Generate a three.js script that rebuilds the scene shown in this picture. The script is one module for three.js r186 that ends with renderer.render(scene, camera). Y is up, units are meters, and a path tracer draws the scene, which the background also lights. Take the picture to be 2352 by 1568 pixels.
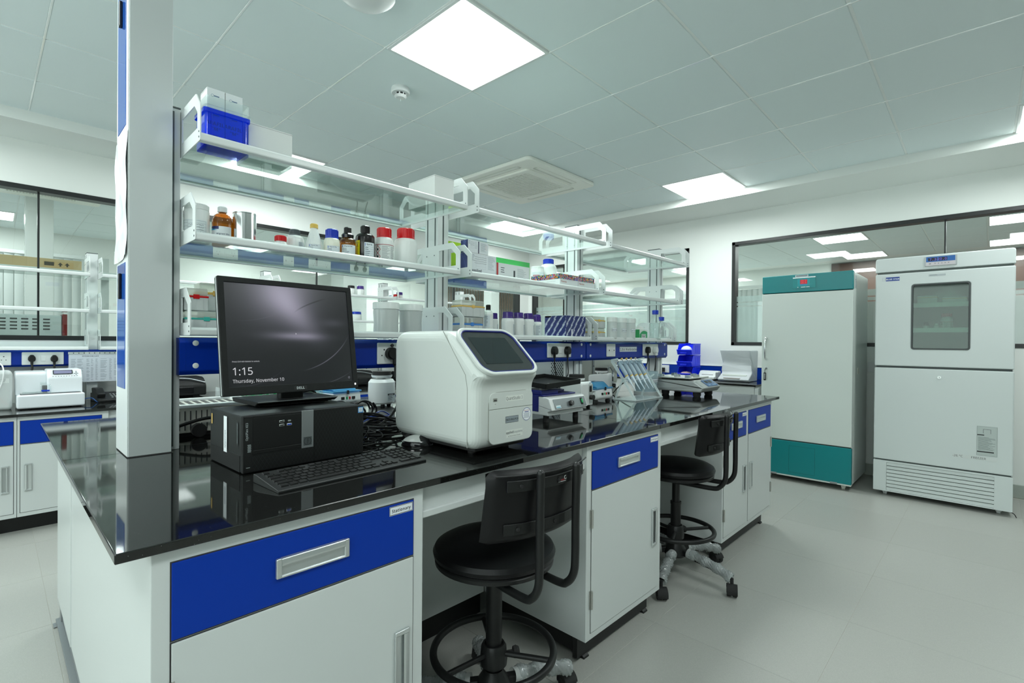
import * as THREE from 'three';
import { RoundedBoxGeometry } from 'three/addons/geometries/RoundedBoxGeometry.js';
import { mergeGeometries, toCreasedNormals } from 'three/addons/utils/BufferGeometryUtils.js';
import { RectAreaLightUniformsLib } from 'three/addons/lights/RectAreaLightUniformsLib.js';

// ---------- camera, light and exposure ----------
const W = 2352, H = 1568, F = 1146.4;
const scene = new THREE.Scene();
const camera = new THREE.PerspectiveCamera(2 * Math.atan(H / 2 / F) * 180 / Math.PI, W / H, 0.05, 60);
camera.position.set(0, 1.2, 0);
camera.rotation.set(-0.00607, -0.80509, 0.00824, 'YXZ');
camera.setViewOffset(W, H, 1, -8.2, W, H);
camera.updateProjectionMatrix();
const renderer = new THREE.WebGLRenderer({ antialias: true });
renderer.toneMapping = THREE.LinearToneMapping;
renderer.toneMappingExposure = 1.1;
renderer.shadowMap.enabled = true;
RectAreaLightUniformsLib.init();
scene.background = new THREE.Color().setRGB(.93, 1, 1);   // overcast daylight outside the window on the left
scene.backgroundIntensity = 3.2;
const LAMP = new THREE.Color(0.93, 1.0, 0.985);   // cool white ceiling panels
const LAMP_POWER = 19, LAMP_GLOW = 4, ROOM2_POWER = 23;

// ---------- helpers ----------
let seed = 7;
const rnd = () => ((seed = (seed * 1664525 + 1013904223) >>> 0) / 4294967296);
const PI = Math.PI, V3 = THREE.Vector3;
const used = {};
function numbered(n) { const k = used[n] = (used[n] ?? -1) + 1; return k ? n + '_' + String(k).padStart(3, '0') : n; }
function tag(o, label, category, group) { o.userData.label = label; o.userData.category = category; if (group) o.userData.group = group; return o; }
function thing(name, label, category, [x, y, z] = [0, 0, 0], turn = 0, group) {
  const o = new THREE.Group(); o.name = numbered(name); scene.add(o);
  o.position.set(x, y, z); o.rotation.y = turn; return tag(o, label, category, group);
}
function structure(name, kids) { const o = new THREE.Group(); o.name = numbered(name); o.userData.kind = 'structure'; scene.add(o); return o; }
function part(name, geo, mat, parent, label) {
  const m = new THREE.Mesh(Array.isArray(geo) ? merge(...geo) : geo, mat); m.name = name; m.castShadow = m.receiveShadow = true; parent.add(m);
  if (label) m.userData.label = label; return m;
}
function solo(name, geo, mat, label, category, pos = [0, 0, 0], turn = 0, group) {
  const m = part(numbered(name), geo, mat, scene); m.position.set(...pos); m.rotation.y = turn; return tag(m, label, category, group);
}
function copyOf(o, pos, turn, label, group, base) {
  const c = o.clone(); c.name = numbered(base ?? o.name.replace(/_\d{3}$/, '')); c.userData = { ...o.userData };
  c.position.set(...pos); if (turn !== undefined) c.rotation.y = turn; if (label) c.userData.label = label; if (group) c.userData.group = group; scene.add(c); return c;
}
const clean = g => { g = g.index ? g.toNonIndexed() : g.clone(); for (const k of Object.keys(g.attributes)) if (!['position', 'normal', 'uv'].includes(k)) g.deleteAttribute(k);
  if (!g.attributes.normal) g.computeVertexNormals();
  if (!g.attributes.uv) g.setAttribute('uv', new THREE.BufferAttribute(new Float32Array(g.attributes.position.count * 2), 2)); g.morphAttributes = {}; return g; };
const merge = (...gs) => mergeGeometries(gs.flat().map(clean));
const at = (g, x = 0, y = 0, z = 0) => g.translate(x, y, z);
// box between two corners, with softened edges when r > 0
function bb(x0, x1, y0, y1, z0, z1, r = 0, seg = 2) {
  const w = Math.abs(x1 - x0), h = Math.abs(y1 - y0), d = Math.abs(z1 - z0);
  const g = r > 0 ? new RoundedBoxGeometry(w, h, d, seg, Math.min(r, w / 2.01, h / 2.01, d / 2.01)) : new THREE.BoxGeometry(w, h, d);
  return at(g, (x0 + x1) / 2, (y0 + y1) / 2, (z0 + z1) / 2);
}
const box = (w, h, d, x = 0, y = 0, z = 0, r = 0, seg = 2) => bb(x - w / 2, x + w / 2, y - h / 2, y + h / 2, z - d / 2, z + d / 2, r, seg);
const cyl = (r0, r1, h, x = 0, y = 0, z = 0, seg = 24) => at(new THREE.CylinderGeometry(r1, r0, h, seg), x, y + h / 2, z);   // r0 below, r1 above, standing on y
const cylX = (r, l, x, y, z, seg = 20) => at(new THREE.CylinderGeometry(r, r, l, seg).rotateZ(PI / 2), x, y, z);
const cylZ = (r, l, x, y, z, seg = 20) => at(new THREE.CylinderGeometry(r, r, l, seg).rotateX(PI / 2), x, y, z);
const lathe = (pts, seg = 32) => toCreasedNormals(new THREE.LatheGeometry(pts.map(p => new THREE.Vector2(Math.max(p[0], 1e-4), p[1])), seg), 0.6);
const curve = (pts, closed = false, t = 0.5) => new THREE.CatmullRomCurve3(pts.map(p => new V3(...p)), closed, 'catmullrom', t);
const tube = (pts, r, n = 40, seg = 8, closed = false) => new THREE.TubeGeometry(curve(pts, closed), n, r, seg, closed);
function bar(a, b, r, seg = 12) { const A = new V3(...a), B = new V3(...b), d = B.clone().sub(A); const g = new THREE.CylinderGeometry(r, r, d.length(), seg);
  g.applyQuaternion(new THREE.Quaternion().setFromUnitVectors(new V3(0, 1, 0), d.clone().normalize())); const c = A.add(B).multiplyScalar(.5); return at(g, c.x, c.y, c.z); }
function shapeOf(pts) { const s = new THREE.Shape(); pts.forEach((p, i) => i ? s.lineTo(p[0], p[1]) : s.moveTo(p[0], p[1])); s.closePath(); return s; }
function rrect(w, h, r, x = 0, y = 0) { const s = new THREE.Shape(), a = x - w / 2, b = y - h / 2; r = Math.min(r, w / 2, h / 2);
  s.moveTo(a + r, b); s.lineTo(a + w - r, b); s.absarc(a + w - r, b + r, r, -PI / 2, 0); s.lineTo(a + w, b + h - r); s.absarc(a + w - r, b + h - r, r, 0, PI / 2);
  s.lineTo(a + r, b + h); s.absarc(a + r, b + h - r, r, PI / 2, PI); s.lineTo(a, b + r); s.absarc(a + r, b + r, r, PI, 1.5 * PI); return s; }
const plate = (shape, d, bevel = 0, seg = 8) => new THREE.ExtrudeGeometry(shape, { depth: Math.max(d - 2 * bevel, 1e-4), bevelEnabled: bevel > 0, bevelSize: bevel, bevelThickness: bevel, bevelOffset: -bevel, bevelSegments: 2, curveSegments: seg }).translate(0, 0, bevel);
// side profile given as (z, y) points, swept along x from x0 to x1
function sweepX(pts, x0, x1, bevel = 0, seg = 3, curveSegments = 8) {
  const s = pts instanceof THREE.Shape ? pts : shapeOf(pts);
  const g = new THREE.ExtrudeGeometry(s, { depth: x1 - x0 - 2 * bevel, bevelEnabled: bevel > 0, bevelSize: bevel, bevelThickness: bevel, bevelOffset: -bevel, bevelSegments: seg, curveSegments });
  g.translate(0, 0, x0 + bevel); const p = g.attributes.position, n = g.attributes.normal;
  for (let i = 0; i < p.count; i++) { const a = p.getX(i), b = p.getY(i), c = p.getZ(i); p.setXYZ(i, c, b, a); const e = n.getX(i), f2 = n.getY(i), h = n.getZ(i); n.setXYZ(i, h, f2, e); }
  // the swap mirrors the solid, so the winding is turned round too
  const q = clean(g), P = q.attributes.position.array, N = q.attributes.normal.array, U = q.attributes.uv.array;
  for (let i = 0; i < P.length; i += 9) for (let k = 0; k < 3; k++) { let t = P[i + 3 + k]; P[i + 3 + k] = P[i + 6 + k]; P[i + 6 + k] = t; t = N[i + 3 + k]; N[i + 3 + k] = N[i + 6 + k]; N[i + 6 + k] = t; }
  for (let i = 0; i < U.length; i += 6) for (let k = 0; k < 2; k++) { const t = U[i + 2 + k]; U[i + 2 + k] = U[i + 4 + k]; U[i + 4 + k] = t; }
  return q;
}
// rounded polygon (each point may carry a corner radius)
function rpoly(pts) {
  const s = new THREE.Shape(), n = pts.length;
  for (let i = 0; i < n; i++) {
    const [x, y, r = 0] = pts[i], a = pts[(i + n - 1) % n], b = pts[(i + 1) % n];
    const da = Math.hypot(a[0] - x, a[1] - y), db = Math.hypot(b[0] - x, b[1] - y), k = Math.min(r, da * .49, db * .49);
    const p = [x + (a[0] - x) / da * k, y + (a[1] - y) / da * k], q = [x + (b[0] - x) / db * k, y + (b[1] - y) / db * k];
    i ? s.lineTo(...p) : s.moveTo(...p); if (k > 0) s.quadraticCurveTo(x, y, ...q);
  } s.closePath(); return s;
}

// ---------- materials ----------
const std = (c, roughness = .5, o = {}) => new THREE.MeshStandardMaterial({ color: c, roughness, ...o });
const phy = (c, roughness = .4, o = {}) => new THREE.MeshPhysicalMaterial({ color: c, roughness, ...o });
const lin = (r, g, b) => new THREE.Color().setRGB(r, g, b);
function noiseTex(w, h, fn, repeat, srgb = true) {
  const d = new Uint8Array(w * h * 4); for (let y = 0; y < h; y++) for (let x = 0; x < w; x++) { const c = fn(x, y), i = (y * w + x) * 4; d[i] = c[0]; d[i + 1] = c[1]; d[i + 2] = c[2]; d[i + 3] = 255; }
  const t = new THREE.DataTexture(d, w, h); t.wrapS = t.wrapT = THREE.RepeatWrapping; t.magFilter = THREE.LinearFilter; t.minFilter = THREE.LinearMipmapLinearFilter; t.generateMipmaps = true; if (srgb) t.colorSpace = THREE.SRGBColorSpace; if (repeat) t.repeat.set(...repeat); t.needsUpdate = true; return t;
}
function uvPlanar(g, s = 1) { const p = g.attributes.position, n = g.attributes.normal, u = g.attributes.uv; for (let i = 0; i < p.count; i++) { const ax = Math.abs(n.getX(i)), ay = Math.abs(n.getY(i)), az = Math.abs(n.getZ(i));
  if (ay >= ax && ay >= az) u.setXY(i, p.getX(i) * s, p.getZ(i) * s); else if (ax >= az) u.setXY(i, p.getZ(i) * s, p.getY(i) * s); else u.setXY(i, p.getX(i) * s, p.getY(i) * s); } return g; }
const M = {};
M.wall = std(lin(.82, .85, .82), .75);
M.ceil = std(lin(.80, .89, .895), .5);
M.grid = std(lin(.88, .92, .90), .5);
M.tbar = phy(lin(.95, .98, .97), .12, { clearcoat: 1, clearcoatRoughness: .1 });
M.white = phy(lin(.60, .635, .625), .32);          // powder-coated cabinet steel
M.whiteGloss = phy(lin(.78, .82, .81), .18);
M.seam = std(lin(.04, .04, .04), .7);
M.blue = phy(lin(.0, .034, .335), .45, { specularIntensity: .4 });
M.trunk = phy(lin(.0, .026, .30), .32, { specularIntensity: .7 });
M.rail = phy(lin(.74, .78, .77), .28);
M.alu = std(lin(.62, .65, .65), .3, { metalness: .85 });
M.aluDark = std(lin(.35, .37, .38), .35, { metalness: .8 });
M.post = phy(lin(.70, .735, .73), .36); M.column = phy(lin(.53, .565, .56), .38);
M.slot = std(lin(.10, .12, .12), .6);
M.black = phy(lin(.008, .0085, .0085), .4, { specularIntensity: .7 });
M.blackMatt = phy(lin(.008, .009, .009), .6, { specularIntensity: .6 });
M.blackGloss = phy(lin(.006, .006, .007), .12);
M.vinyl = phy(lin(.0035, .0035, .004), .40, { specularIntensity: .55 });
M.chrome = std(lin(.75, .77, .77), .15, { metalness: 1 });
M.steel = std(lin(.5, .5, .47), .33, { metalness: .9 });
M.rubber = std(lin(.012, .012, .012), .8);
M.plastic = phy(lin(.76, .785, .78), .3);
M.cream = phy(lin(.62, .62, .55), .4); M.acPanel = phy(lin(.92, .93, .86), .35);
M.device = phy(lin(.60, .64, .61), .38);
M.deviceBlue = phy(lin(.80, .84, .87), .3);
M.dark = phy(lin(.014, .016, .016), .42, { specularIntensity: .7 });
M.teal = phy(lin(.0, .22, .235), .3);
M.red = phy(lin(.62, .008, .012), .25);
M.green = phy(lin(.0, .35, .10), .35);
M.lime = phy(lin(.35, .55, .0), .4);
M.navy = phy(lin(.006, .012, .16), .3);
M.blueCap = phy(lin(.005, .04, .48), .25);
M.purple = phy(lin(.055, .022, .22), .25);
M.yellow = phy(lin(.75, .50, .10), .35);
M.greyCap = phy(lin(.07, .09, .10), .3);
M.hdpe = phy(lin(.88, .91, .89), .3, { transmission: .12, thickness: 0 });
M.creamy = phy(lin(.80, .80, .68), .3);
M.milk = phy(lin(.80, .84, .83), .45, { transmission: .35, thickness: 0 });
M.darkBottle = phy(lin(.010, .007, .007), .2);
M.amber = phy(lin(.70, .34, .05), .05, { transmission: .9, thickness: 0, ior: 1.5 });
M.glass = phy(lin(.90, .97, .945), 0, { transmission: 1, thickness: 0, ior: 1.5 });
M.glassEdge = phy(lin(.25, .50, .42), .12, { transmission: .3, thickness: 0 });
M.pane = phy(lin(.93, .965, .95), 0, { transmission: 1, thickness: 0, ior: 1.5 });
M.clear = phy(lin(.92, .96, .95), .04, { transmission: .9, thickness: 0, ior: 1.45 });
M.acrylic = phy(lin(.90, .96, .96), .08, { transmission: .6, thickness: 0, ior: 1.49 });
M.film = phy(lin(.80, .85, .85), .4, { transmission: .78, thickness: 0 });
M.tint = phy(lin(.55, .68, .62), .03, { transmission: .97, thickness: 0, ior: 1.5 });
M.clearBlue = phy(lin(.02, .22, .98), .08, { transmission: .85, thickness: 0 });
M.lidBlue = phy(lin(.12, .50, .80), .12, { transmission: .55, thickness: 0 });
M.binBlue = phy(lin(.008, .03, .92), .3);
M.wrap = phy(lin(.80, .83, .82), .2, { transmission: .55, thickness: 0 });
M.card = std(lin(.78, .80, .78), .7);
M.kraft = std(lin(.50, .37, .20), .8);
M.paper = std(lin(.80, .83, .86), .7);
M.brown = std(lin(.075, .032, .02), .45);
M.pipette = phy(lin(.36, .47, .55), .35);
M.pipLight = phy(lin(.62, .72, .80), .35);
M.skirting = std(lin(.36, .40, .36), .4);
M.frame = phy(lin(.012, .014, .014), .35);
M.knob = phy(lin(.012, .012, .012), .3);
// polished black granite with fine pale specks
{ const t = noiseTex(1024, 1024, () => { const r = rnd(); if (r > .9975) { const v = 60 + rnd() * 120; return [v, v * 1.02, v]; } const v = 14 + rnd() * 9; return [v, v + 1, v]; }, [2.2, 2.2]);
  M.granite = phy(0xffffff, .045, { map: t, ior: 1.62, specularIntensity: 1 }); }
{ const t = noiseTex(256, 256, (x, y) => { const v = 236 + rnd() * 19; return [v, v, v]; }, [3, 3]);
  M.tile = [0, 1, 2].map(i => std(lin(.40 + i * .008, .405 + i * .008, .375 + i * .008), .36, { map: t })); M.grout = std(lin(.50, .49, .44), .8); }

// flat print: a canvas drawn on a sticker-thin sheet that faces +z
let decals = 0;
function printed(w, h, draw, { res = 1600, rough = .45, emit = 0, maxPx = 1024, bg } = {}) {
  const k = Math.min(res, maxPx / Math.max(w, h)), c = document.createElement('canvas'); c.width = Math.max(8, Math.round(w * k)); c.height = Math.max(8, Math.round(h * k));
  const x = c.getContext('2d'); if (bg) { x.fillStyle = bg; x.fillRect(0, 0, c.width, c.height); } draw(x, c.width, c.height);
  const t = new THREE.CanvasTexture(c); t.colorSpace = THREE.SRGBColorSpace; t.needsUpdate = true; decals++;
  return emit ? std(0x050505, rough, { emissive: 0xffffff, emissiveMap: t, emissiveIntensity: emit }) : std(0xffffff, rough, { map: t });
}
function sheet(name, parent, mat, w, h, x, y, z, rotY = 0, rotX = 0, rotZ = 0) {
  const m = part(name, new THREE.PlaneGeometry(w, h), mat, parent); m.position.set(x, y, z); m.rotation.set(rotX, rotY, rotZ, 'YXZ'); return m;
}
const lines = (x, X0, Y0, w, h, n, col = '#555', jitter = true) => { x.fillStyle = col; for (let i = 0; i < n; i++) x.fillRect(X0, Y0 + h * i / n, w * (jitter ? .55 + .45 * rnd() : 1), Math.max(1, h / n * .35)); };
const textIn = (x, s, cx, cy, size, col = '#111', font = 'sans-serif', weight = '') => { x.fillStyle = col; x.font = `${weight} ${size}px ${font}`; x.textAlign = 'center'; x.textBaseline = 'middle'; x.fillText(s, cx, cy); };

// ---------- room shell ----------
const XL = -2.25, XR = 5.62, ZB = -5.05, ZF = 5.4, CH = 2.7, T = 0.12;
const SILL = 1.185, HEAD = 2.31;
{ // floor of this laboratory: 600 mm vitrified tiles
  const f = structure('floor');
  part('screed', bb(XL - T, XR + T, -.15, -.0014, ZB - T, ZF + T), M.grout, f);
  const g = new RoundedBoxGeometry(.5988, .012, .5988, 1, .0009); uvPlanar(g, 1);
  for (let i = -7; i <= 6; i++) for (let k = -7; k <= 10; k++) {
    const x0 = 1.975 + .6 * i, z0 = -1.033 + .6 * k; if (x0 < XL - .4 || x0 > XR - .15 || z0 < ZB - .3 || z0 > ZF - .2) continue;
    const t = part('floor_tile', g, M.tile[Math.floor(rnd() * 3)], f); t.position.set(x0 + .3, -.006, z0 + .3); t.rotation.y = Math.floor(rnd() * 4) * PI / 2;
  }
}
const isLamp = (i, j) => [-5, -1, 4].includes(i) && [-5, -1, 3].includes(j);
const GX = 1.9926, GZ = -2.2604, GA = .01238;
const ceilPoint = (i, j) => { const a = .6 * i, b = -.6 * j; return [GX + a * Math.cos(GA) + b * Math.sin(GA), GZ - a * Math.sin(GA) + b * Math.cos(GA)]; };
const tileGeo = new RoundedBoxGeometry(.594, .014, .586, 1, .004);
{
  const c = structure('ceiling');
  part('ceiling_backing', bb(XL - T, XR + T, CH + .0045, CH + .14, ZB - T, ZF + T), M.grid, c);
  for (let i = -7; i <= 4; i++) for (let j = -12; j <= 3; j++) {
    if (isLamp(i, j)) continue; const [x, z] = ceilPoint(i + .5, j + .5); if (x < XL + .2) continue;
    const t = part('ceiling_tile', tileGeo, M.ceil, c); t.position.set(x, CH + .007, z); t.rotation.y = GA;
  }
}
  // white metal strips between the tile rows
{ const c = scene.getObjectByName('ceiling'); for (let i = -6; i <= 4; i++) { const [x, z] = ceilPoint(i, -4.35), m = part('grid_strip', new RoundedBoxGeometry(.0085, .006, 9.9, 1, .0012), M.tbar, c); m.position.set(x, CH + .0018, z); m.rotation.y = GA; } }
// plaster bulkheads that close the tile field against the glazed walls
part('trim_1', bb(4.985, XR, 2.628, CH + .01, ZB, ZF), M.wall, scene).userData.kind = 'structure';
part('trim_2', bb(XL, 4.985, 2.628, CH + .01, ZB, -4.6), M.wall, scene).userData.kind = 'structure';
const W1 = [-1.6, 5.42], W2 = [-4.98, -2.545], W3 = [-2.06, 1.55];
const holed = (name, gs) => part(name, merge(...gs), M.wall, scene).userData.kind = 'structure';
holed('wall_back', [bb(XL - T, XR + T, 0, SILL, ZB - T, ZB), bb(XL - T, XR + T, HEAD, CH + .14, ZB - T, ZB), bb(XL - T, W1[0], SILL, HEAD, ZB - T, ZB), bb(W1[1], XR + T, SILL, HEAD, ZB - T, ZB)]);
holed('wall_right', [bb(XR, XR + T, 0, SILL, ZB, ZF + T), bb(XR, XR + T, HEAD, CH + .14, ZB, ZF + T), bb(XR, XR + T, SILL, HEAD, ZB, W2[0]), bb(XR, XR + T, SILL, HEAD, W2[1], W3[0]), bb(XR, XR + T, SILL, HEAD, W3[1], ZF + T)]);
const W4 = [-4.4, 1.9];
holed('wall_left', [bb(XL - T, XL, 0, .85, ZB, ZF + T), bb(XL - T, XL, 2.35, CH + .14, ZB, ZF + T), bb(XL - T, XL, .85, 2.35, ZB, W4[0]), bb(XL - T, XL, .85, 2.35, W4[1], ZF + T)]);
{ const w = structure('window_4'); part('window_frame', merge(bb(XL - .09, XL - .03, .85, .9, ...W4), bb(XL - .09, XL - .03, 2.3, 2.35, ...W4), bb(XL - .09, XL - .03, .85, 2.35, W4[0], W4[0] + .05), bb(XL - .09, XL - .03, .85, 2.35, W4[1] - .05, W4[1]), bb(XL - .09, XL - .03, .85, 2.35, -1.3, -1.25)), M.rail, w); for (const [a, b] of [[W4[0] + .05, -1.3], [-1.25, W4[1] - .05]]) part('pane', bb(XL - .065, XL - .059, .9, 2.3, a, b), M.pane, w); }
holed('wall_front', [bb(XL, XR, 0, CH + .14, ZF, ZF + T)]);
for (const [n, g] of [['baseboard_right', bb(XR - .012, XR, 0, .105, ZB, ZF, .003)], ['baseboard_back', bb(XL, XR - .012, 0, .105, ZB, ZB + .012, .003)], ['baseboard_left', bb(XL, XL + .012, 0, .105, ZB + .012, ZF, .003)]])
  part(n, g, M.skirting, scene).userData.kind = 'structure';
// interior glazing: black frame, thin black joints, clear panes, frosted film in bands
function glazing(n, a, b, joints, axis, at0, film) {
  const w = structure('window_' + n), q = (u0, u1, y0, y1, d0, d1, r = 0) => axis === 'x' ? bb(u0, u1, y0, y1, at0 - d1, at0 - d0, r) : bb(at0 + d0, at0 + d1, y0, y1, u0, u1, r);
  part('window_frame', merge(q(a, b, SILL, SILL + .035, -.006, .1, .003), q(a, b, HEAD - .035, HEAD, -.006, .1, .003), q(a, a + .035, SILL, HEAD, -.006, .1, .003), q(b - .035, b, SILL, HEAD, -.006, .1, .003)), M.frame, w);
  const e = [a + .02, ...joints, b - .02];
  for (let i = 0; i + 1 < e.length; i++) part('pane', q(e[i] + .001, e[i + 1] - .001, SILL + .02, HEAD - .02, .045, .053), M.pane, w);
  for (const j of joints) part('mullion', q(j - .006, j + .006, SILL + .03, HEAD - .03, .038, .06), M.frame, w);
  if (film) for (const [y0, y1] of [[SILL + .03, 1.605], [1.617, 1.648], [1.66, 1.72]]) part('frosted_film', q(a + .03, b - .03, y0, y1, .0555, .0565), M.film, w);
}
glazing(1, ...W1, [.235, 2.35, 4.2], 'x', ZB, false);
glazing(2, ...W2, [-4.42], 'z', XR, true);
glazing(3, ...W3, [-.295], 'z', XR, true);

// recessed LED panels: frame, glowing diffuser and an area light of the same size just below it
function lampAt(x, z, label, group, power, turn = GA) {
  const t = thing('ceiling_light', label, 'ceiling light', [x, CH, z], turn, group);
  const fr = rrect(.592, .592, .006), ho = rrect(.556, .556, .012); fr.holes.push(ho);
  part('light_frame', plate(fr, .018, .003).rotateX(-PI / 2).translate(0, -.007, 0), M.rail, t);
  part('diffuser', bb(-.279, .279, -.009, .006, -.279, .279, .002), std(0xffffff, .6, { emissive: LAMP, emissiveIntensity: LAMP_GLOW }), t);
  const l = new THREE.RectAreaLight(LAMP, power, .55, .55); l.name = 'light_source'; l.position.set(0, -.012, 0); l.rotation.x = -PI / 2; t.add(l);
}
const lampNames = { '-1,-1': 'big square ceiling light panel, the brightest, above the middle of the island bench', '4,-1': 'square ceiling light panel next to the right bulkhead, beyond the air conditioner', '-1,3': 'ceiling light panel mostly hidden behind the top glass shelf near the white carton', '4,3': 'far ceiling light panel seen through the top glass shelf in the back right corner', '4,-5': 'ceiling light panel cut off by the right edge of the photo' };
for (const i of [-5, -1, 4]) for (const j of [-5, -1, 3]) { const [x, z] = ceilPoint(i + .5, j + .5); const n = lampNames[i + ',' + j]; lampAt(x, z, n ?? 'square ceiling light panel of this room outside the picture', n ? undefined : 'ceiling lights out of view', LAMP_POWER); }

function cassette(label, pos, turn) { // four-way ceiling cassette air conditioner
  const t = thing('air_conditioner', label, 'air conditioner', pos, turn);
  const y = -.035, S = .475;
  const sh = rrect(2 * S, 2 * S, .05); const slot = (cx, cz, w, d) => { const r = rrect(w, d, .018, cx, cz); return r; };
  for (const [cx, cz, w, d] of [[0, .372, .56, .062], [0, -.372, .56, .062], [.372, 0, .062, .56], [-.372, 0, .062, .56]]) sh.holes.push(slot(cx, cz, w, d));
  part('panel', plate(sh, .034, .01).rotateX(PI / 2).translate(0, 0, 0), M.acPanel, t);
  part('slot_recess', merge(bb(-.29, .29, -.012, -.004, .34, .405), bb(-.29, .29, -.012, -.004, -.405, -.34), bb(.34, .405, -.012, -.004, -.29, .29), bb(-.405, -.34, -.012, -.004, -.29, .29)), M.seam, t);
  for (const k of [0, 1, 2, 3]) { const v = part('louvre', box(.54, .006, .045, 0, -.026, .374, .002).rotateX(0), M.acPanel, t); v.rotation.y = k * PI / 2; }
  const fr = rrect(.64, .64, .03); fr.holes.push(rrect(.53, .53, .01)); part('grille_frame', plate(fr, .02, .005).rotateX(PI / 2).translate(0, -.03, 0), M.acPanel, t);
  part('filter', bb(-.27, .27, -.034, -.03, -.27, .27), std(lin(.03, .03, .028), .8), t);
  const g = []; for (let k = 0; k < 24; k++) { const u = -.262 + k * .0228; g.push(box(.0085, .012, .53, u, -.042, 0)); if (k % 2 === 0) g.push(box(.53, .012, .008, 0, -.043, u + .011)); } part('grille', g, M.acPanel, t);
}
cassette('white four-way cassette air conditioner with a square grille set in the ceiling tiles', [3.44, CH, -3.16], GA);
cassette('cassette air conditioner in the back room at the top of the left window', [.35, CH, -6.75], 0);
{ const t = thing('smoke_detector', 'small round white smoke detector hanging under a ceiling tile', 'smoke detector', [1.678, CH, -2.545]);
  part('base', lathe([[.0, 0], [.052, 0], [.054, -.006], [.054, -.028], [.05, -.032], [0, -.032]]), M.plastic, t);
  part('sensor_chamber', lathe([[0, -.032], [.03, -.032], [.03, -.044], [0, -.044]]), M.dark, t);
  for (let k = 0; k < 8; k++) part('rib', box(.006, .014, .006, .029 * Math.cos(k * PI / 4), -.038, .029 * Math.sin(k * PI / 4)), M.plastic, t);
  part('cap', lathe([[0, -.044], [.034, -.044], [.036, -.049], [.026, -.058], [0, -.061]]), M.plastic, t);
  part('indicator', cyl(.003, .0025, .016, 0, -.076, 0, 8), M.clear, t); }
function dome(pos, label, r) { const t = thing('wireless_access_point', label, 'access point', pos);
  part('mounting_plate', cyl(r * .85, r * .85, .012, 0, -.012, 0), M.plastic, t); part('cover', lathe([[r * .8, -.008], [r, -.012], [r, -.03], [r * .8, -.05], [r * .45, -.062], [0, -.066]]), M.plastic, t);
  part('status_light', cyl(.005, .005, .004, -r * .5, -.06, .03, 10), M.blueCap, t); }
dome([1.10, CH, -1.93], 'rounded white ceiling device at the top edge beside the big light', .12);
dome([3.93, CH, -4.4], 'rounded white ceiling device seen through the top glass shelf near the corner', .15);

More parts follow.
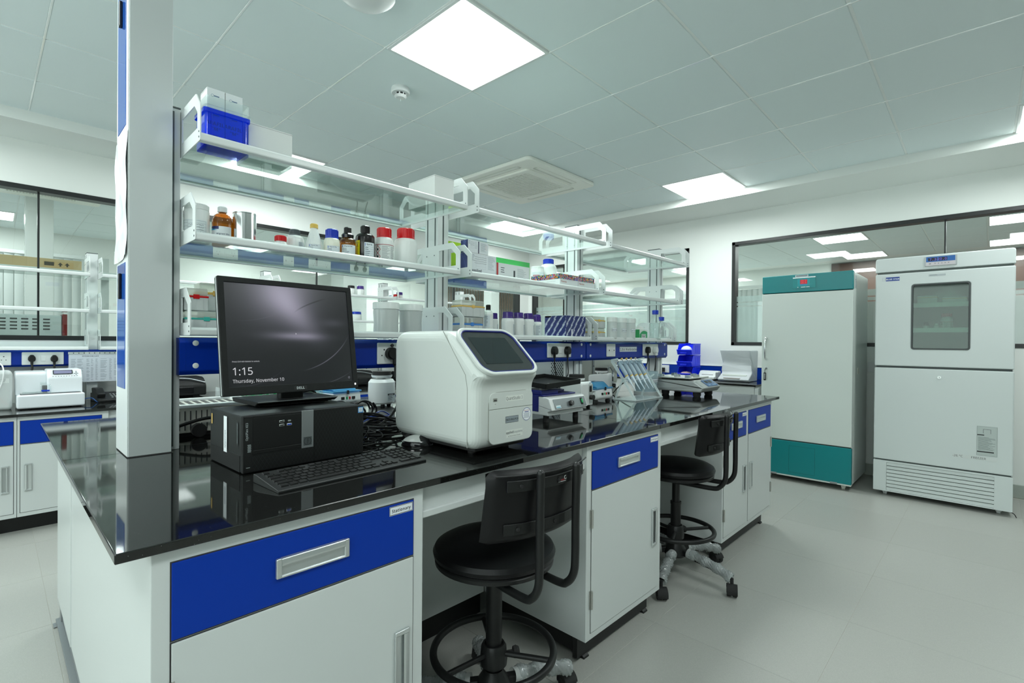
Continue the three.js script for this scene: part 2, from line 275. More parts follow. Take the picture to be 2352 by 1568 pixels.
// ---------- rooms beyond the glazing ----------
{
  const X2 = 10.8, Z2 = -9.7, f = structure('floor');
  part('floor_slab', merge(bb(-3.2, X2, -.15, 0, Z2, ZB - T), bb(XR + T, X2, -.15, 0, ZB - T, ZF + T)), M.tile[0], f);
  const c = structure('ceiling'); part('ceiling_backing', merge(bb(-3.2, X2, CH + .0045, CH + .14, Z2, ZB - T), bb(XR + T, X2, CH + .0045, CH + .14, ZB - T, ZF + T)), M.grid, c);
  const skip = new Set(['8,7', '10,7', '8,10', '10,10', '2,1', '6,1', '10,1', '2,4', '6,4', '10,4'].map(s => s));
  const lampCells = [];
  for (let i = -5; i < 21; i++) for (let k = 0; k < 20; k++) { const x = -.1 + .6 * i, z = Z2 + .35 + .6 * k; if (x > X2 - .3) continue;
    const inBack = z < ZB - T - .3, inRight = x > XR + T + .3 && z < ZF - .2; if (!inBack && !inRight) continue;
    const lamp = (inBack && [0, 5, 10].includes(i) && [1, 5].includes(k)) || ([14, 17].includes(i) && [4, 8, 13, 16].includes(k)); if (lamp) { lampCells.push([x, z]); continue; }
    const t = part('ceiling_tile', tileGeo, M.ceil, c); t.position.set(x, CH + .007, z); }
  for (const [x, z] of lampCells) { const right = x > 7 , far = right ? x > 9 : z < -8; const where = right ? (z > 0 ? 'at the right edge of the photo' : z > -3 ? 'above the teal refrigerator' : z > -6 ? 'seen past the second window' : 'in the far corner of the side room') : x < 1 ? 'in the back room at the far left' : x < 4 ? 'in the back room behind the monitor' : 'in the back room behind the kit boxes';
    lampAt(x, z, `${far ? 'farther' : 'nearer'} ceiling light panel beyond the glass, ${where}`, undefined, ROOM2_POWER, 0); }
  part('wall_far_back', bb(-3.2, X2, 0, CH + .14, Z2 - T, Z2), M.wall, scene).userData.kind = 'structure';
  part('wall_far_left', bb(-3.32, -3.2, 0, CH + .14, Z2 - T, ZB - T), M.wall, scene).userData.kind = 'structure';
  part('wall_far_right', bb(X2, X2 + T, 0, CH + .14, Z2 - T, ZF + T), M.wall, scene).userData.kind = 'structure';
  part('wall_far_front', bb(XR + T, X2, 0, CH + .14, ZF, ZF + T), M.wall, scene).userData.kind = 'structure';
  const wp = thing('wood_wall_panelling', 'dark brown wood panelling beyond the window behind the freezer', 'panelling', [X2 - .04, 0, 0]);
  for (let k = 0; k < 5; k++) part('panel', bb(0, .035, 0, 2.69, -2.15 + k * .9, -1.256 + k * .9, .004), M.brown, wp);
  function blinds(name, label, pos, turn, n, w, h, mat, group) { const t = thing(name, label, 'blind', pos, turn, group); part('head_rail', bb(0, n * w, h - .05, h, -.03, .03, .005), M.rail, t);
    const g = box(w * 1.02, h - .06, .003); for (let k = 0; k < n; k++) { const s = part('slat', g, mat, t); s.position.set((k + .5) * w, (h - .06) / 2, 0); s.rotation.y = .5; } return t; }
  M.blind = phy(lin(.74, .79, .78), .8, { transmission: .2, thickness: 0 }); M.blindBrown = std(lin(.26, .20, .16), .8);
  blinds('vertical_blind', 'white vertical blind hanging beyond the window left of the teal refrigerator', [9.3, .95, -2.5], PI / 2, 22, .09, 1.28, M.blind);
  blinds('vertical_blind', 'white vertical blind in the back room, seen at the far left through the glass', [-1.2, .3, Z2 + .12], 0, 22, .1, 2.1, M.blind);
  blinds('vertical_blind', 'brown vertical blind beyond the glass behind the purple capped bottles', [7.4, .5, Z2 + .12], 0, 34, .09, 2.1, M.blindBrown);
  const pillar = (x, z, w, label) => { const t = thing('pillar', label, 'pillar', [x, 0, z]); part('shaft', bb(-w / 2, w / 2, 0, CH, -w / 2, w / 2, .006), M.whiteGloss, t); part('plinth', bb(-w / 2 - .01, w / 2 + .01, 0, .1, -w / 2 - .01, w / 2 + .01, .004), M.skirting, t); };
  pillar(.345, -7.4, .22, 'white pillar in the back room left of the service column'); pillar(4.9, -9.2, .5, 'broad white pillar in the back room above the white tubs'); pillar(6.9, -7.2, .22, 'slim white pillar between the brown blinds');
  // bench, kraft carton and oven in the room behind the glass
  const b = thing('side_bench', 'white bench in the back room carrying the grey oven behind the glass', 'bench', [0, 0, -5.65]);
  part('bench_top', bb(-1.6, 2.4, .70, .74, -.35, .35, .004), M.granite, b); for (const x of [-1.5, .4, 2.3]) for (const z of [-.3, .3]) part('leg', bb(x - .03, x + .03, 0, .70, z - .03, z + .03, .004), M.white, b);
  const r = thing('storage_rack', 'white shelf rack in the back room under the long cardboard box', 'rack', [0, .74, -5.75]);
  for (const x of [-1.4, .72]) part('post', bb(x - .03, x + .03, 0, 1.2, -.2, -.16, .003), M.post, r); part('shelf', bb(-1.45, .76, 1.0, 1.02, -.16, .34, .003), M.white, r);
  const k = thing('cardboard_box', 'long brown cardboard box lying behind the glass at the far left', 'box', [-.15, 1.76, -5.57]);
  part('carton', bb(-.75, .66, 0, .075, -.15, .15, .002), M.kraft, k); part('tape', bb(-.75, .66, .0745, .0757, -.02, .02), std(lin(.56, .45, .28), .35), k);
  sheet('handling_mark', k, printed(.18, .05, (x, w, h) => { x.fillStyle = '#3a3226'; x.fillRect(w * .02, h * .1, w * .32, h * .6); for (const a of [.55, .78]) { x.beginPath(); x.moveTo(w * a, h * .1); x.lineTo(w * (a + .09), h * .5); x.lineTo(w * (a - .09), h * .5); x.fill(); x.fillRect(w * (a - .03), h * .4, w * .06, h * .35); } }, { bg: '#b99a6b' }), .18, .05, .52, .03, .1506);
  const o = thing('laboratory_oven', 'pale grey oven with slotted vents and a dark red edge behind the glass', 'oven', [-.35, .74, -5.6]);
  part('cabinet', bb(-.6, .74, .012, .645, -.2, .18, .01), phy(lin(.48, .53, .53), .4), o); part('edge_panel', bb(.741, .772, .03, .655, -.2, .185, .004), phy(lin(.18, .012, .012), .4), o);
  for (const x of [-.5, .6]) part('foot', cyl(.02, .02, .012, x, 0, .1), M.rubber, o);
  for (let a = 0; a < 20; a++) for (let c2 = 0; c2 < 4; c2++) part('vent_slot', box(.04, .011, .004, -.53 + a * .062, .61 - c2 * .026, .1805, .0019), M.seam, o);
}

// ---------- island bench ----------
const C = .843, ZC = -1.957;     // worktop height and centre line of the island
function worktop(label, x0, x1, z0, z1, y = C, th = .018) {
  const t = thing('worktop', label, 'worktop', [(x0 + x1) / 2, y - th, (z0 + z1) / 2]); const w = x1 - x0, d = z1 - z0;
  part('slab', uvPlanar(bb(-w / 2, w / 2, 0, th, -d / 2, d / 2, .0025, 2), .45), M.granite, t); return t;
}
worktop('polished black granite worktop slab in front, under the computer and keyboard', .14, 2.0265, -1.9525, -1.041);
worktop('polished black granite worktop slab in front, under the pipette stand and the scale', 2.0275, 3.728, -1.9525, -1.041);
worktop('rear black granite worktop slab on the left, behind the white column', .14, 2.0265, -2.872, -1.9535);
worktop('rear black granite worktop slab on the right, behind the pipette stand', 2.0275, 3.728, -2.872, -1.9535);

// recessed pull: aluminium frame with a curved lip over the upper half of a shallow trough
const pullGeo = (w, h) => merge(bb(-w / 2, -w / 2 + .012, -h / 2, h / 2, 0, .009, .003), bb(w / 2 - .012, w / 2, -h / 2, h / 2, 0, .009, .003),
  sweepX(rpoly([[.001, h / 2, 0], [.008, h / 2 - .001, .004], [.0105, h * .2, .004], [.0085, h * .1, .002], [.007, h * .1, 0], [.002, h * .3, 0]]), -w / 2 + .011, w / 2 - .011),
  sweepX([[.0005, h * .36], [.002, -h * .1], [.004, -h / 2 + .004], [.0005, -h / 2 + .003]], -w / 2 + .011, w / 2 - .011), bb(-w / 2 + .01, w / 2 - .01, -h / 2, -h / 2 + .005, 0, .008, .002));
const PULL = pullGeo(.162, .042);
const hingeGeo = merge(cyl(.0045, .0045, .066, 0, -.033, .006, 10), ...[-.022, 0, .022].map(y => cyl(.0049, .0049, .002, 0, y, .006, 10)), bb(-.008, .008, -.033, .033, 0, .003));
function cabinet(name, label, pos, w, d, h, bays, turn = 0, pull = PULL, vpull = PULL) {   // pos = middle of the foot of the front; front faces +z
  const t = thing(name, label, 'cabinet', pos, turn), x0 = -w / 2;
  part('carcass', bb(-w / 2, w / 2, 0, h, -d, 0, .002), M.white, t);
  for (const b of bays) {
    const a = b.x0, e = b.x1, y1 = h - .028, y0 = y1 - .14;
    if (b.drawer !== false) {
      part('drawer_gap', bb(a - .0025, e + .0025, y0 - .0025, y1 + .0025, -.002, .0006), M.seam, t);
      const dr = part('drawer', bb(a, e, y0, y1, -.002, .0035, .0015), M.blue, t, 'blue drawer front');
      const p = part('handle', pull, M.alu, dr); p.position.set((a + e) / 2 + (b.hx ?? 0), (y0 + y1) / 2 + .003, .0035);
      if (b.sticker) sheet('label_sticker', dr, b.sticker, .068, .022, e - .037, y1 - .015, .0042);
    }
    const dy1 = b.drawer === false ? y1 : y0 - .006, dy0 = .026;
    part('door_gap', bb(a - .0025, e + .0025, dy0 - .0025, dy1 + .0025, -.002, .0006), M.seam, t);
    const dd = part('door', bb(a, e, dy0, dy1, -.002, .0035, .0015), M.white, t);
    const v = part('handle', vpull, M.alu, dd); v.rotation.z = b.hinge === 'L' ? -PI / 2 : PI / 2; v.position.set(b.hinge === 'L' ? e - .035 : a + .035, b.vy ?? .30, .0035);
    if (b.hinge) for (const y of [.15, h - .275]) { const hg = part('hinge', hingeGeo, M.steel, dd); hg.position.set(b.hinge === 'L' ? a - .003 : e + .003, y, .001); }
  }
  return t;
}
const tape = (s, w = .068, h = .022) => printed(w, h, (x, cw, ch) => { x.fillStyle = '#e4e9ee'; x.fillRect(0, 0, cw, ch); x.strokeStyle = '#22262c'; x.lineWidth = ch * .06; x.strokeRect(ch * .06, ch * .06, cw - ch * .12, ch - ch * .12); textIn(x, s, cw / 2, ch * .54, Math.min(ch * .66, cw / s.length * 1.62), '#15181c', 'sans-serif', 'bold'); }, { res: 5000 });
const PULL_S = pullGeo(.165, .04);
cabinet('cabinet', 'white base cabinet at the near left end with a wide blue drawer labelled Stationary', [.4845, .1, -1.06], .583, .54, .725, [{ x0: -.2605, x1: .2595, hinge: 'L', sticker: tape('Stationary'), vy: .30 }]);
cabinet('cabinet', 'narrow white base cabinet between the two black stools with one blue drawer', [1.7875, .1, -1.06], .565, .54, .725, [{ x0: -.252, x1: .2515, hinge: 'L', sticker: tape('RT-PCR Spares'), vy: .30 }], 0, PULL_S);
cabinet('cabinet', 'white two-door base cabinet at the far right end of the island', [3.2035, .1, -1.06], .843, .54, .725, [{ x0: -.401, x1: -.061, hinge: 'L', sticker: tape('ELISA Spares'), vy: .30 }, { x0: -.021, x1: .394, hinge: 'R', vy: .30 }], 0, PULL_S);
{ // rear row and the filler between the rows
  const rb = (label, x0, x1) => cabinet('cabinet', label, [(x0 + x1) / 2, .1, -2.853], x1 - x0, .5, .725, [{ x0: -(x1 - x0) / 2 + .03, x1: (x1 - x0) / 2 - .03, hinge: 'L' }], PI);
  rb('white base cabinet in the rear row, behind the near left end panel', .193, .8); rb('white base cabinet in the rear row behind the far right end of the island', 2.9, 3.625);
  const e = thing('end_panel', 'white end panel with a vertical seam closing the near left side of the island', 'panel', [.1945, .1, -1.98]);
  part('panel', bb(.001, .02, 0, .725, -.372, .374, .0015), M.white, e); part('rear_filler', bb(.3, 3.4, 0, .725, -.33, -.31), M.white, e);
  function kneeSpace(label, x0, x1) { const k = thing('knee_space_panel', label, 'panel', [(x0 + x1) / 2, .1, -1.62]), w = (x1 - x0) / 2 - .001;
    part('back_panel', bb(-w, w, 0, .725, 0, .018, .001), M.white, k); part('apron', bb(-w, w, .648, .725, .52, .54, .001), M.white, k); part('apron_lip', bb(-w, w, .636, .656, .515, .553, .004), M.white, k); return k; }
  kneeSpace('white knee space with an apron rail behind the nearer stool', .777, 1.504); kneeSpace('white knee space with an apron rail behind the farther stool', 2.071, 2.781);
  const b = thing('plinth', 'black steel base frame with splayed feet under the island cabinets', 'base frame', [0, 0, 0]);
  for (const [x0, x1] of [[.24, .74], [1.55, 2.04], [2.83, 3.59]]) { part('rail', bb(x0 - .03, x1 + .005, .012, .1, -1.13, -1.108, .002), M.black, b); for (const x of [x0 + .02, x1 - .02]) part('foot', sweepX(rpoly([[-1.128, .1], [-1.122, .1], [-1.12, .02, .012], [-1.1, .006, .003], [-1.1, 0], [-1.13, 0], [-1.128, .02]]), x - .016, x + .016), M.black, b); }
  for (const [x0, x1] of [[.777, 1.504], [2.071, 2.781]]) part('rear_rail', bb(x0, x1, .0, .1, -1.64, -1.625, .002), M.black, b);
  for (const x of [1.545, 2.03, 2.83, .745]) part('cross_rail', bb(x - .012, x + .012, .028, .1, -1.62, -1.13, .002), M.black, b);
  part('end_rail', sweepX([[-2.83, .018], [-1.1, .018], [-1.1, .078], [-2.83, .078]], .205, .212), M.aluDark, b); part('end_rail_flange', bb(.186, .206, .012, .02, -2.83, -1.1, .002), M.aluDark, b);
  for (const z of [-2.8, -1.95, -1.2]) part('end_foot', merge(bb(.198, .206, .0, .1, z - .02, z + .02, .002), bb(.176, .206, 0, .008, z - .02, z + .02, .003)), M.aluDark, b);
}
{ // service column from worktop to ceiling, with blue inset panels on its near left face
  const t = thing('service_column', 'tall pale grey service column standing on the near left end of the island', 'column', [.337, C, ZC]);
  const hh = CH - C; part('shaft', bb(-.055, .055, .002, hh, -.097, .096, .0015), M.column, t); part('base_seal', bb(-.0555, .0555, 0, .003, -.0975, .0965), M.seam, t);
  part('side_face', bb(-.0575, -.055, .003, hh, -.095, .094, .001), M.rail, t);
  for (const [y0, y1, hy] of [[1.005, 1.84, 1.37], [.205, .59, .53]]) { const p = part('blue_panel', bb(-.0592, -.0575, y0, y1, -.07, .062, .0007), phy(lin(.02, .10, .42), .07), t, 'glossy blue inset panel');
    part('latch', merge(bb(-.068, -.059, hy - .05, hy + .03, -.004, .012, .003), bb(-.0665, -.0595, hy - .02, hy + .012, -.01, .0, .002)), M.blackGloss, p); }
  { const g = new THREE.PlaneGeometry(.19, .385, 14, 22), p = g.attributes.position; for (let i = 0; i < p.count; i++) { const x = p.getX(i), y = p.getY(i); let e = .0012 * Math.sin(x * 70 + y * 23) + .0014 * Math.sin(y * 41 - x * 30); p.setZ(i, e + .0035); if (y < -.1) p.setY(i, y + .35 * Math.max(0, x) * (-.1 - y) * 4); } g.computeVertexNormals();
    const s = part('taped_paper', g.rotateY(-PI / 2).translate(-.058, .79, 0), phy(lin(.86, .89, .90), .15, { side: THREE.DoubleSide }), t, 'crumpled white paper in a clear sleeve taped to the column'); }
}
// ---------- reagent racks: posts with brackets, glass shelves with white rails ----------
const TIERS = [{ y: 1.790, half: .267, pts: [[.267, 0], [.267, .103], [.222, .15]], hole: [[.238, .042], [.238, .09], [.206, .118], [.066, .118], [.066, .042]] },
  { y: 1.503, half: .220, pts: [[.220, 0], [.220, .104], [.166, .153]], hole: [[.190, .045], [.190, .096], [.155, .125], [.066, .125], [.066, .045]] },
  { y: 1.213, half: .167, pts: [[.167, 0], [.167, .104], [.113, .151]], hole: [[.138, .040], [.138, .096], [.104, .122], [.066, .122], [.066, .040]] }];
function bracketGeo(tier, both, dz) {
  const o = tier.pts, pts = both ? [...o, ...o.slice().reverse().map(p => [-p[0], p[1]])] : [...o, [-.05, o[2][1]], [-.05, 0]];
  const s = rpoly(pts.map(p => [p[0], p[1], .004])), hole = (k) => { const h = new THREE.Path(); tier.hole.forEach((p, i) => i ? h.lineTo(k * p[0], p[1]) : h.moveTo(k * p[0], p[1])); h.closePath(); s.holes.push(h); };
  hole(1); if (both) hole(-1); return s;
}
const bracketGeos = TIERS.map(t => sweepX(bracketGeo(t, true), -.0016, .0016)), bracketOne = TIERS.map(t => sweepX(bracketGeo(t, false), -.0016, .0016));
const rivetGeo = merge(cylX(.003, .0052, 0, 0, 0, 8));
function rackPost(label, x, y0, top, left, right, { z = ZC, hw = .0325, both = true, dy = 0, group } = {}) {
  const t = thing('rack_post', label, 'rack post', [x, y0, z], 0, group), H1 = top - y0;
  part('post', merge(bb(-hw, hw, 0, H1, -.05, .05, .002)), M.post, t);
  for (const s of [-1, 1]) for (const dz of [-.029, .03]) part('slot', bb(s * hw - .0008, s * hw + .0008, .01, H1 - .01, dz - .004, dz + .004), M.slot, t);
  if (both) part('front_groove', bb(-.004, .004, .01, H1 - .01, .0495, .0508), M.slot, t);
  part('cap', merge(bb(-hw - .001, hw + .001, H1, H1 + .006, -.051, .051, .002)), M.slot, t);
  TIERS.forEach((tr, i) => { for (const s of [left && -1, right && 1].filter(Boolean)) {
    const b = part('bracket', (both ? bracketGeos : bracketOne)[i], M.rail, t); b.position.set(s * (hw + .0026), tr.y + dy - y0, 0);
    for (const [u, v] of [[-.029, .03], [.03, .03], [-.029, .108], [.03, .108], [tr.half - .012, .012], [tr.half - .012, .028]]) { const r = part('rivet', rivetGeo, M.greyCap, b); r.position.set(0, v, u); } } });
  return t;
}
const PX = [.402, 1.5025, 2.6115, 3.6985];
rackPost('first aluminium rack post, right behind the service column', PX[0], C, 1.945, false, true, { hw: .021 });
rackPost('aluminium rack post right of the red capped bottles', PX[1], C, 1.945, true, true);
rackPost('aluminium rack post behind the patterned box and the vortex mixer', PX[2], C, 1.945, true, true);
rackPost('farthest rack post of the island, behind the clear bottles and discard bin', PX[3], C, 1.945, true, true);
const railShape = s => rpoly([[s * 0, 0, .004], [s * 0, .025, .009], [s * -.024, .025, .002], [s * -.024, .019, 0], [s * -.006, .019, 0], [s * -.006, .004, 0], [s * -.024, .004, 0], [s * -.024, 0, .001]].map(p => p));
function glassShelf(label, x0, x1, tier, { z = ZC, both = true, dy = 0, hb = .05 } = {}) {
  const t = thing('glass_shelf', label, 'shelf', [(x0 + x1) / 2, tier.y + dy, z]), w = (x1 - x0) / 2, h = tier.half, bk = both ? -h : -hb;
  part('glass_pane', bb(-w, w, .0055, .0115, bk + .007, h - .007), M.glass, t);
  part('pane_edge', merge(bb(-w - .0002, -w + .0006, .0053, .0117, bk + .006, h - .006), bb(w - .0006, w + .0002, .0053, .0117, bk + .006, h - .006)), M.glassEdge, t);
  const pts = [[h, 0], [h, .025]]; part('front_rail', sweepX(rpoly([[h - .024, .0], [h - .002, 0, .003], [h, .003, .002], [h, .019, .008], [h - .006, .025, .006], [h - .024, .025], [h - .024, .012], [h - .006, .012], [h - .006, .005], [h - .024, .005]]), -w, w, 0, 1, 4), M.rail, t);
  if (both) part('rear_rail', sweepX(rpoly([[-h + .024, 0], [-h + .024, .005], [-h + .006, .005], [-h + .006, .012], [-h + .024, .012], [-h + .024, .025], [-h, .025, .006], [-h, 0, .002]]), -w, w, 0, 1, 4), M.rail, t);
  return t;
}
{ const n = ['top', 'middle', 'lowest'], s = ['in the section nearest the white column', 'in the middle section of the island rack', 'in the farthest section of the island rack'];
  for (let k = 0; k < 3; k++) for (let i = 0; i < 3; i++) glassShelf(`${n[i]} glass shelf with white rails, ${s[k]}`, PX[k] + (k ? .0355 : .024), PX[k + 1] - .0355, TIERS[i]); }
// blue service trunking under the lowest shelves
function trunking(label, x0, x1, { z0 = ZC - .097, z1 = ZC + .097, y0 = 1.085, y1 = 1.205, both = true, caps = true } = {}) {
  const t = thing('service_trunking', label, 'trunking', [(x0 + x1) / 2, y0, (z0 + z1) / 2]), w = (x1 - x0) / 2, d = (z1 - z0) / 2, h = y1 - y0;
  const prof = rpoly([[-d, .014, .004], [-d + (both ? .012 : 0), 0, .003], [d - .012, 0, .003], [d, .014, .004], [d, h - .014, .004], [d - .012, h, .003], [-d + (both ? .012 : 0), h, .003], [-d, h - .014, .004]]);
  const g = sweepX(prof, -w + .0142, w - .0142); part('housing', g, M.trunk, t);
  for (const s of [-1, 1]) part('end_cap', s < 0 ? sweepX(prof, -w - .002, -w + .014) : sweepX(prof, w - .014, w + .002), M.trunk, t);
  if (caps) for (const s of [-1, 1]) for (const y of [.03, .103]) part('screw_cap', new THREE.SphereGeometry(.0125, 20, 8, 0, PI * 2, 0, .8).scale(1, .35, 1).rotateX(PI / 2).translate(s * (w - .042), y, d - .003), M.plastic, t);
  return t;
}
const TR1 = trunking('long blue service trunking behind the monitor and the white analyser', .415, 2.613), TR2 = trunking('blue service trunking labelled ELISA Workstation at the far end', 2.627, 3.722);
function socket(label, x, y, z, w, h, kind, group) {
  const t = thing('socket_plate', label, 'socket', [x, y, z], 0, group); part('plate', bb(-w / 2, w / 2, -h / 2, h / 2, 0, .009, .004), M.plastic, t);
  const hole = (a, b, r = .0028) => cylZ(r, .003, a, b, .0085, 10);
  if (kind === 'double') { part('switch', bb(-.013, .013, -.019, .019, .008, .012, .002), M.plastic, t); for (const s of [-1, 1]) part('pin_holes', merge(hole(s * w * .3, .016, .0036), hole(s * w * .3 - .011, -.008), hole(s * w * .3 + .011, -.008)), M.seam, t); }
  if (kind === 'data') { for (const s of [-1, 1]) part('jack', merge(bb(s * .02 - .011, s * .02 + .011, -.014, .012, .008, .011, .001)), M.plastic, t); for (const s of [-1, 1]) part('jack_mouth', bb(s * .028 - .004, s * .028 + .004, -.005, .004, .0105, .0115), M.seam, t); }
  return t;
}
const zT = ZC + .097;
socket('white socket plate on the trunking between the monitor and the analyser', 1.195, 1.147, zT, .155, .09, 'double');
socket('white double socket plate with two black plugs, right of the analyser screen', 2.341, 1.153, zT, .225, .085, 'double');
socket('small white data outlet left of the ELISA Workstation label', 2.90, 1.15, zT, .104, .086, 'data');
socket('white socket plate with a black and a white plug, right of the ELISA Workstation label', 3.442, 1.15, zT, .228, .086, 'double');
{ const m = printed(.232, .036, (x, w, h) => { x.fillStyle = '#dfe6ea'; x.fillRect(0, 0, w, h); x.strokeStyle = '#8a969c'; x.lineWidth = h * .08; x.strokeRect(0, 0, w, h); textIn(x, 'ELISA Workstation', w / 2, h * .54, h * .72, '#20242a', 'serif', 'bold'); }, { res: 3000 });
  const t = thing('name_label', 'white printed label reading ELISA Workstation stuck on the blue trunking', 'label', [3.133, 1.156, zT]); part('backing', bb(-.116, .116, -.018, .018, 0, .0008), M.paper, t); sheet('print', t, m, .231, .035, 0, 0, .0011); }
// three-pin plugs with their flex
const plugGeo = merge(plate(rpoly([[-.02, -.012, .008], [-.014, -.024, .006], [.014, -.024, .006], [.02, -.012, .008], [.02, .006, .01], [.008, .024, .006], [-.008, .024, .006], [-.02, .006, .01]]), .03, .006), cyl(.007, .0085, .02, 0, -.043, .014, 12));
function plug(label, pos, pts, mat = M.black, cableR = .0038, cm = M.black, group) {
  const t = thing('power_plug', label, 'plug', pos, 0, group); part('plug_body', plugGeo, mat, t);
  part('flex', tube([[0, -.038, .014], ...pts.map(p => [p[0] - pos[0], p[1] - pos[1], p[2] - pos[2]])], cableR, 60, 8), cm, t); return t; }
plug('left black plug of the pair in the socket above the orbital shaker', [2.273, 1.153, zT + .009], [[2.274, 1.06, -1.835], [2.285, .99, -1.83], [2.30, .95, -1.85], [2.27, .90, -1.86], [2.2, .852, -1.85]]);
plug('right black plug of the pair in the socket above the orbital shaker', [2.398, 1.153, zT + .009], [[2.398, 1.07, -1.835], [2.38, 1.01, -1.82], [2.335, .96, -1.82], [2.36, .90, -1.83], [2.36, .852, -1.83]]);
plug('black plug in the farthest socket, beside the white plug', [3.372, 1.15, zT + .009], [[3.37, 1.07, -1.835], [3.30, 1.01, -1.83], [3.22, .97, -1.85], [3.1, .90, -1.9], [3.0, .85, -1.9]]);
plug('white plug with a black cord in the farthest socket', [3.49, 1.15, zT + .009], [[3.49, 1.09, -1.835], [3.47, 1.02, -1.83], [3.45, .95, -1.83], [3.45, .852, -1.84]], M.plastic);
{ const t = thing('power_plug', 'large round black plug in the socket left of the white analyser', 'plug', [1.178, 1.147, zT + .009]); // rewirable round plug, angled
  part('plug_body', merge(cylZ(.026, .022, 0, 0, .011, 28), cylZ(.022, .012, 0, 0, .026, 28), bb(.004, .034, -.052, .006, .008, .03, .008), cyl(.01, .011, .05, .019, -.1, .02, 14)), M.black, t);
  part('earth_pin', merge(cylZ(.003, .02, .002, .034, .004, 8), new THREE.TorusGeometry(.006, .002, 6, 14).translate(.002, .034, .012)), M.black, t);
  part('flex', tube([[.019, -.09, .02], [.022, -.15, .03], [.02, -.19, .04], [-.01, -.24, .05], [-.06, -.275, .06], [-.12, -.292, .07], [-.2, -.298, .05]], .0055, 60, 10), M.black, t); }

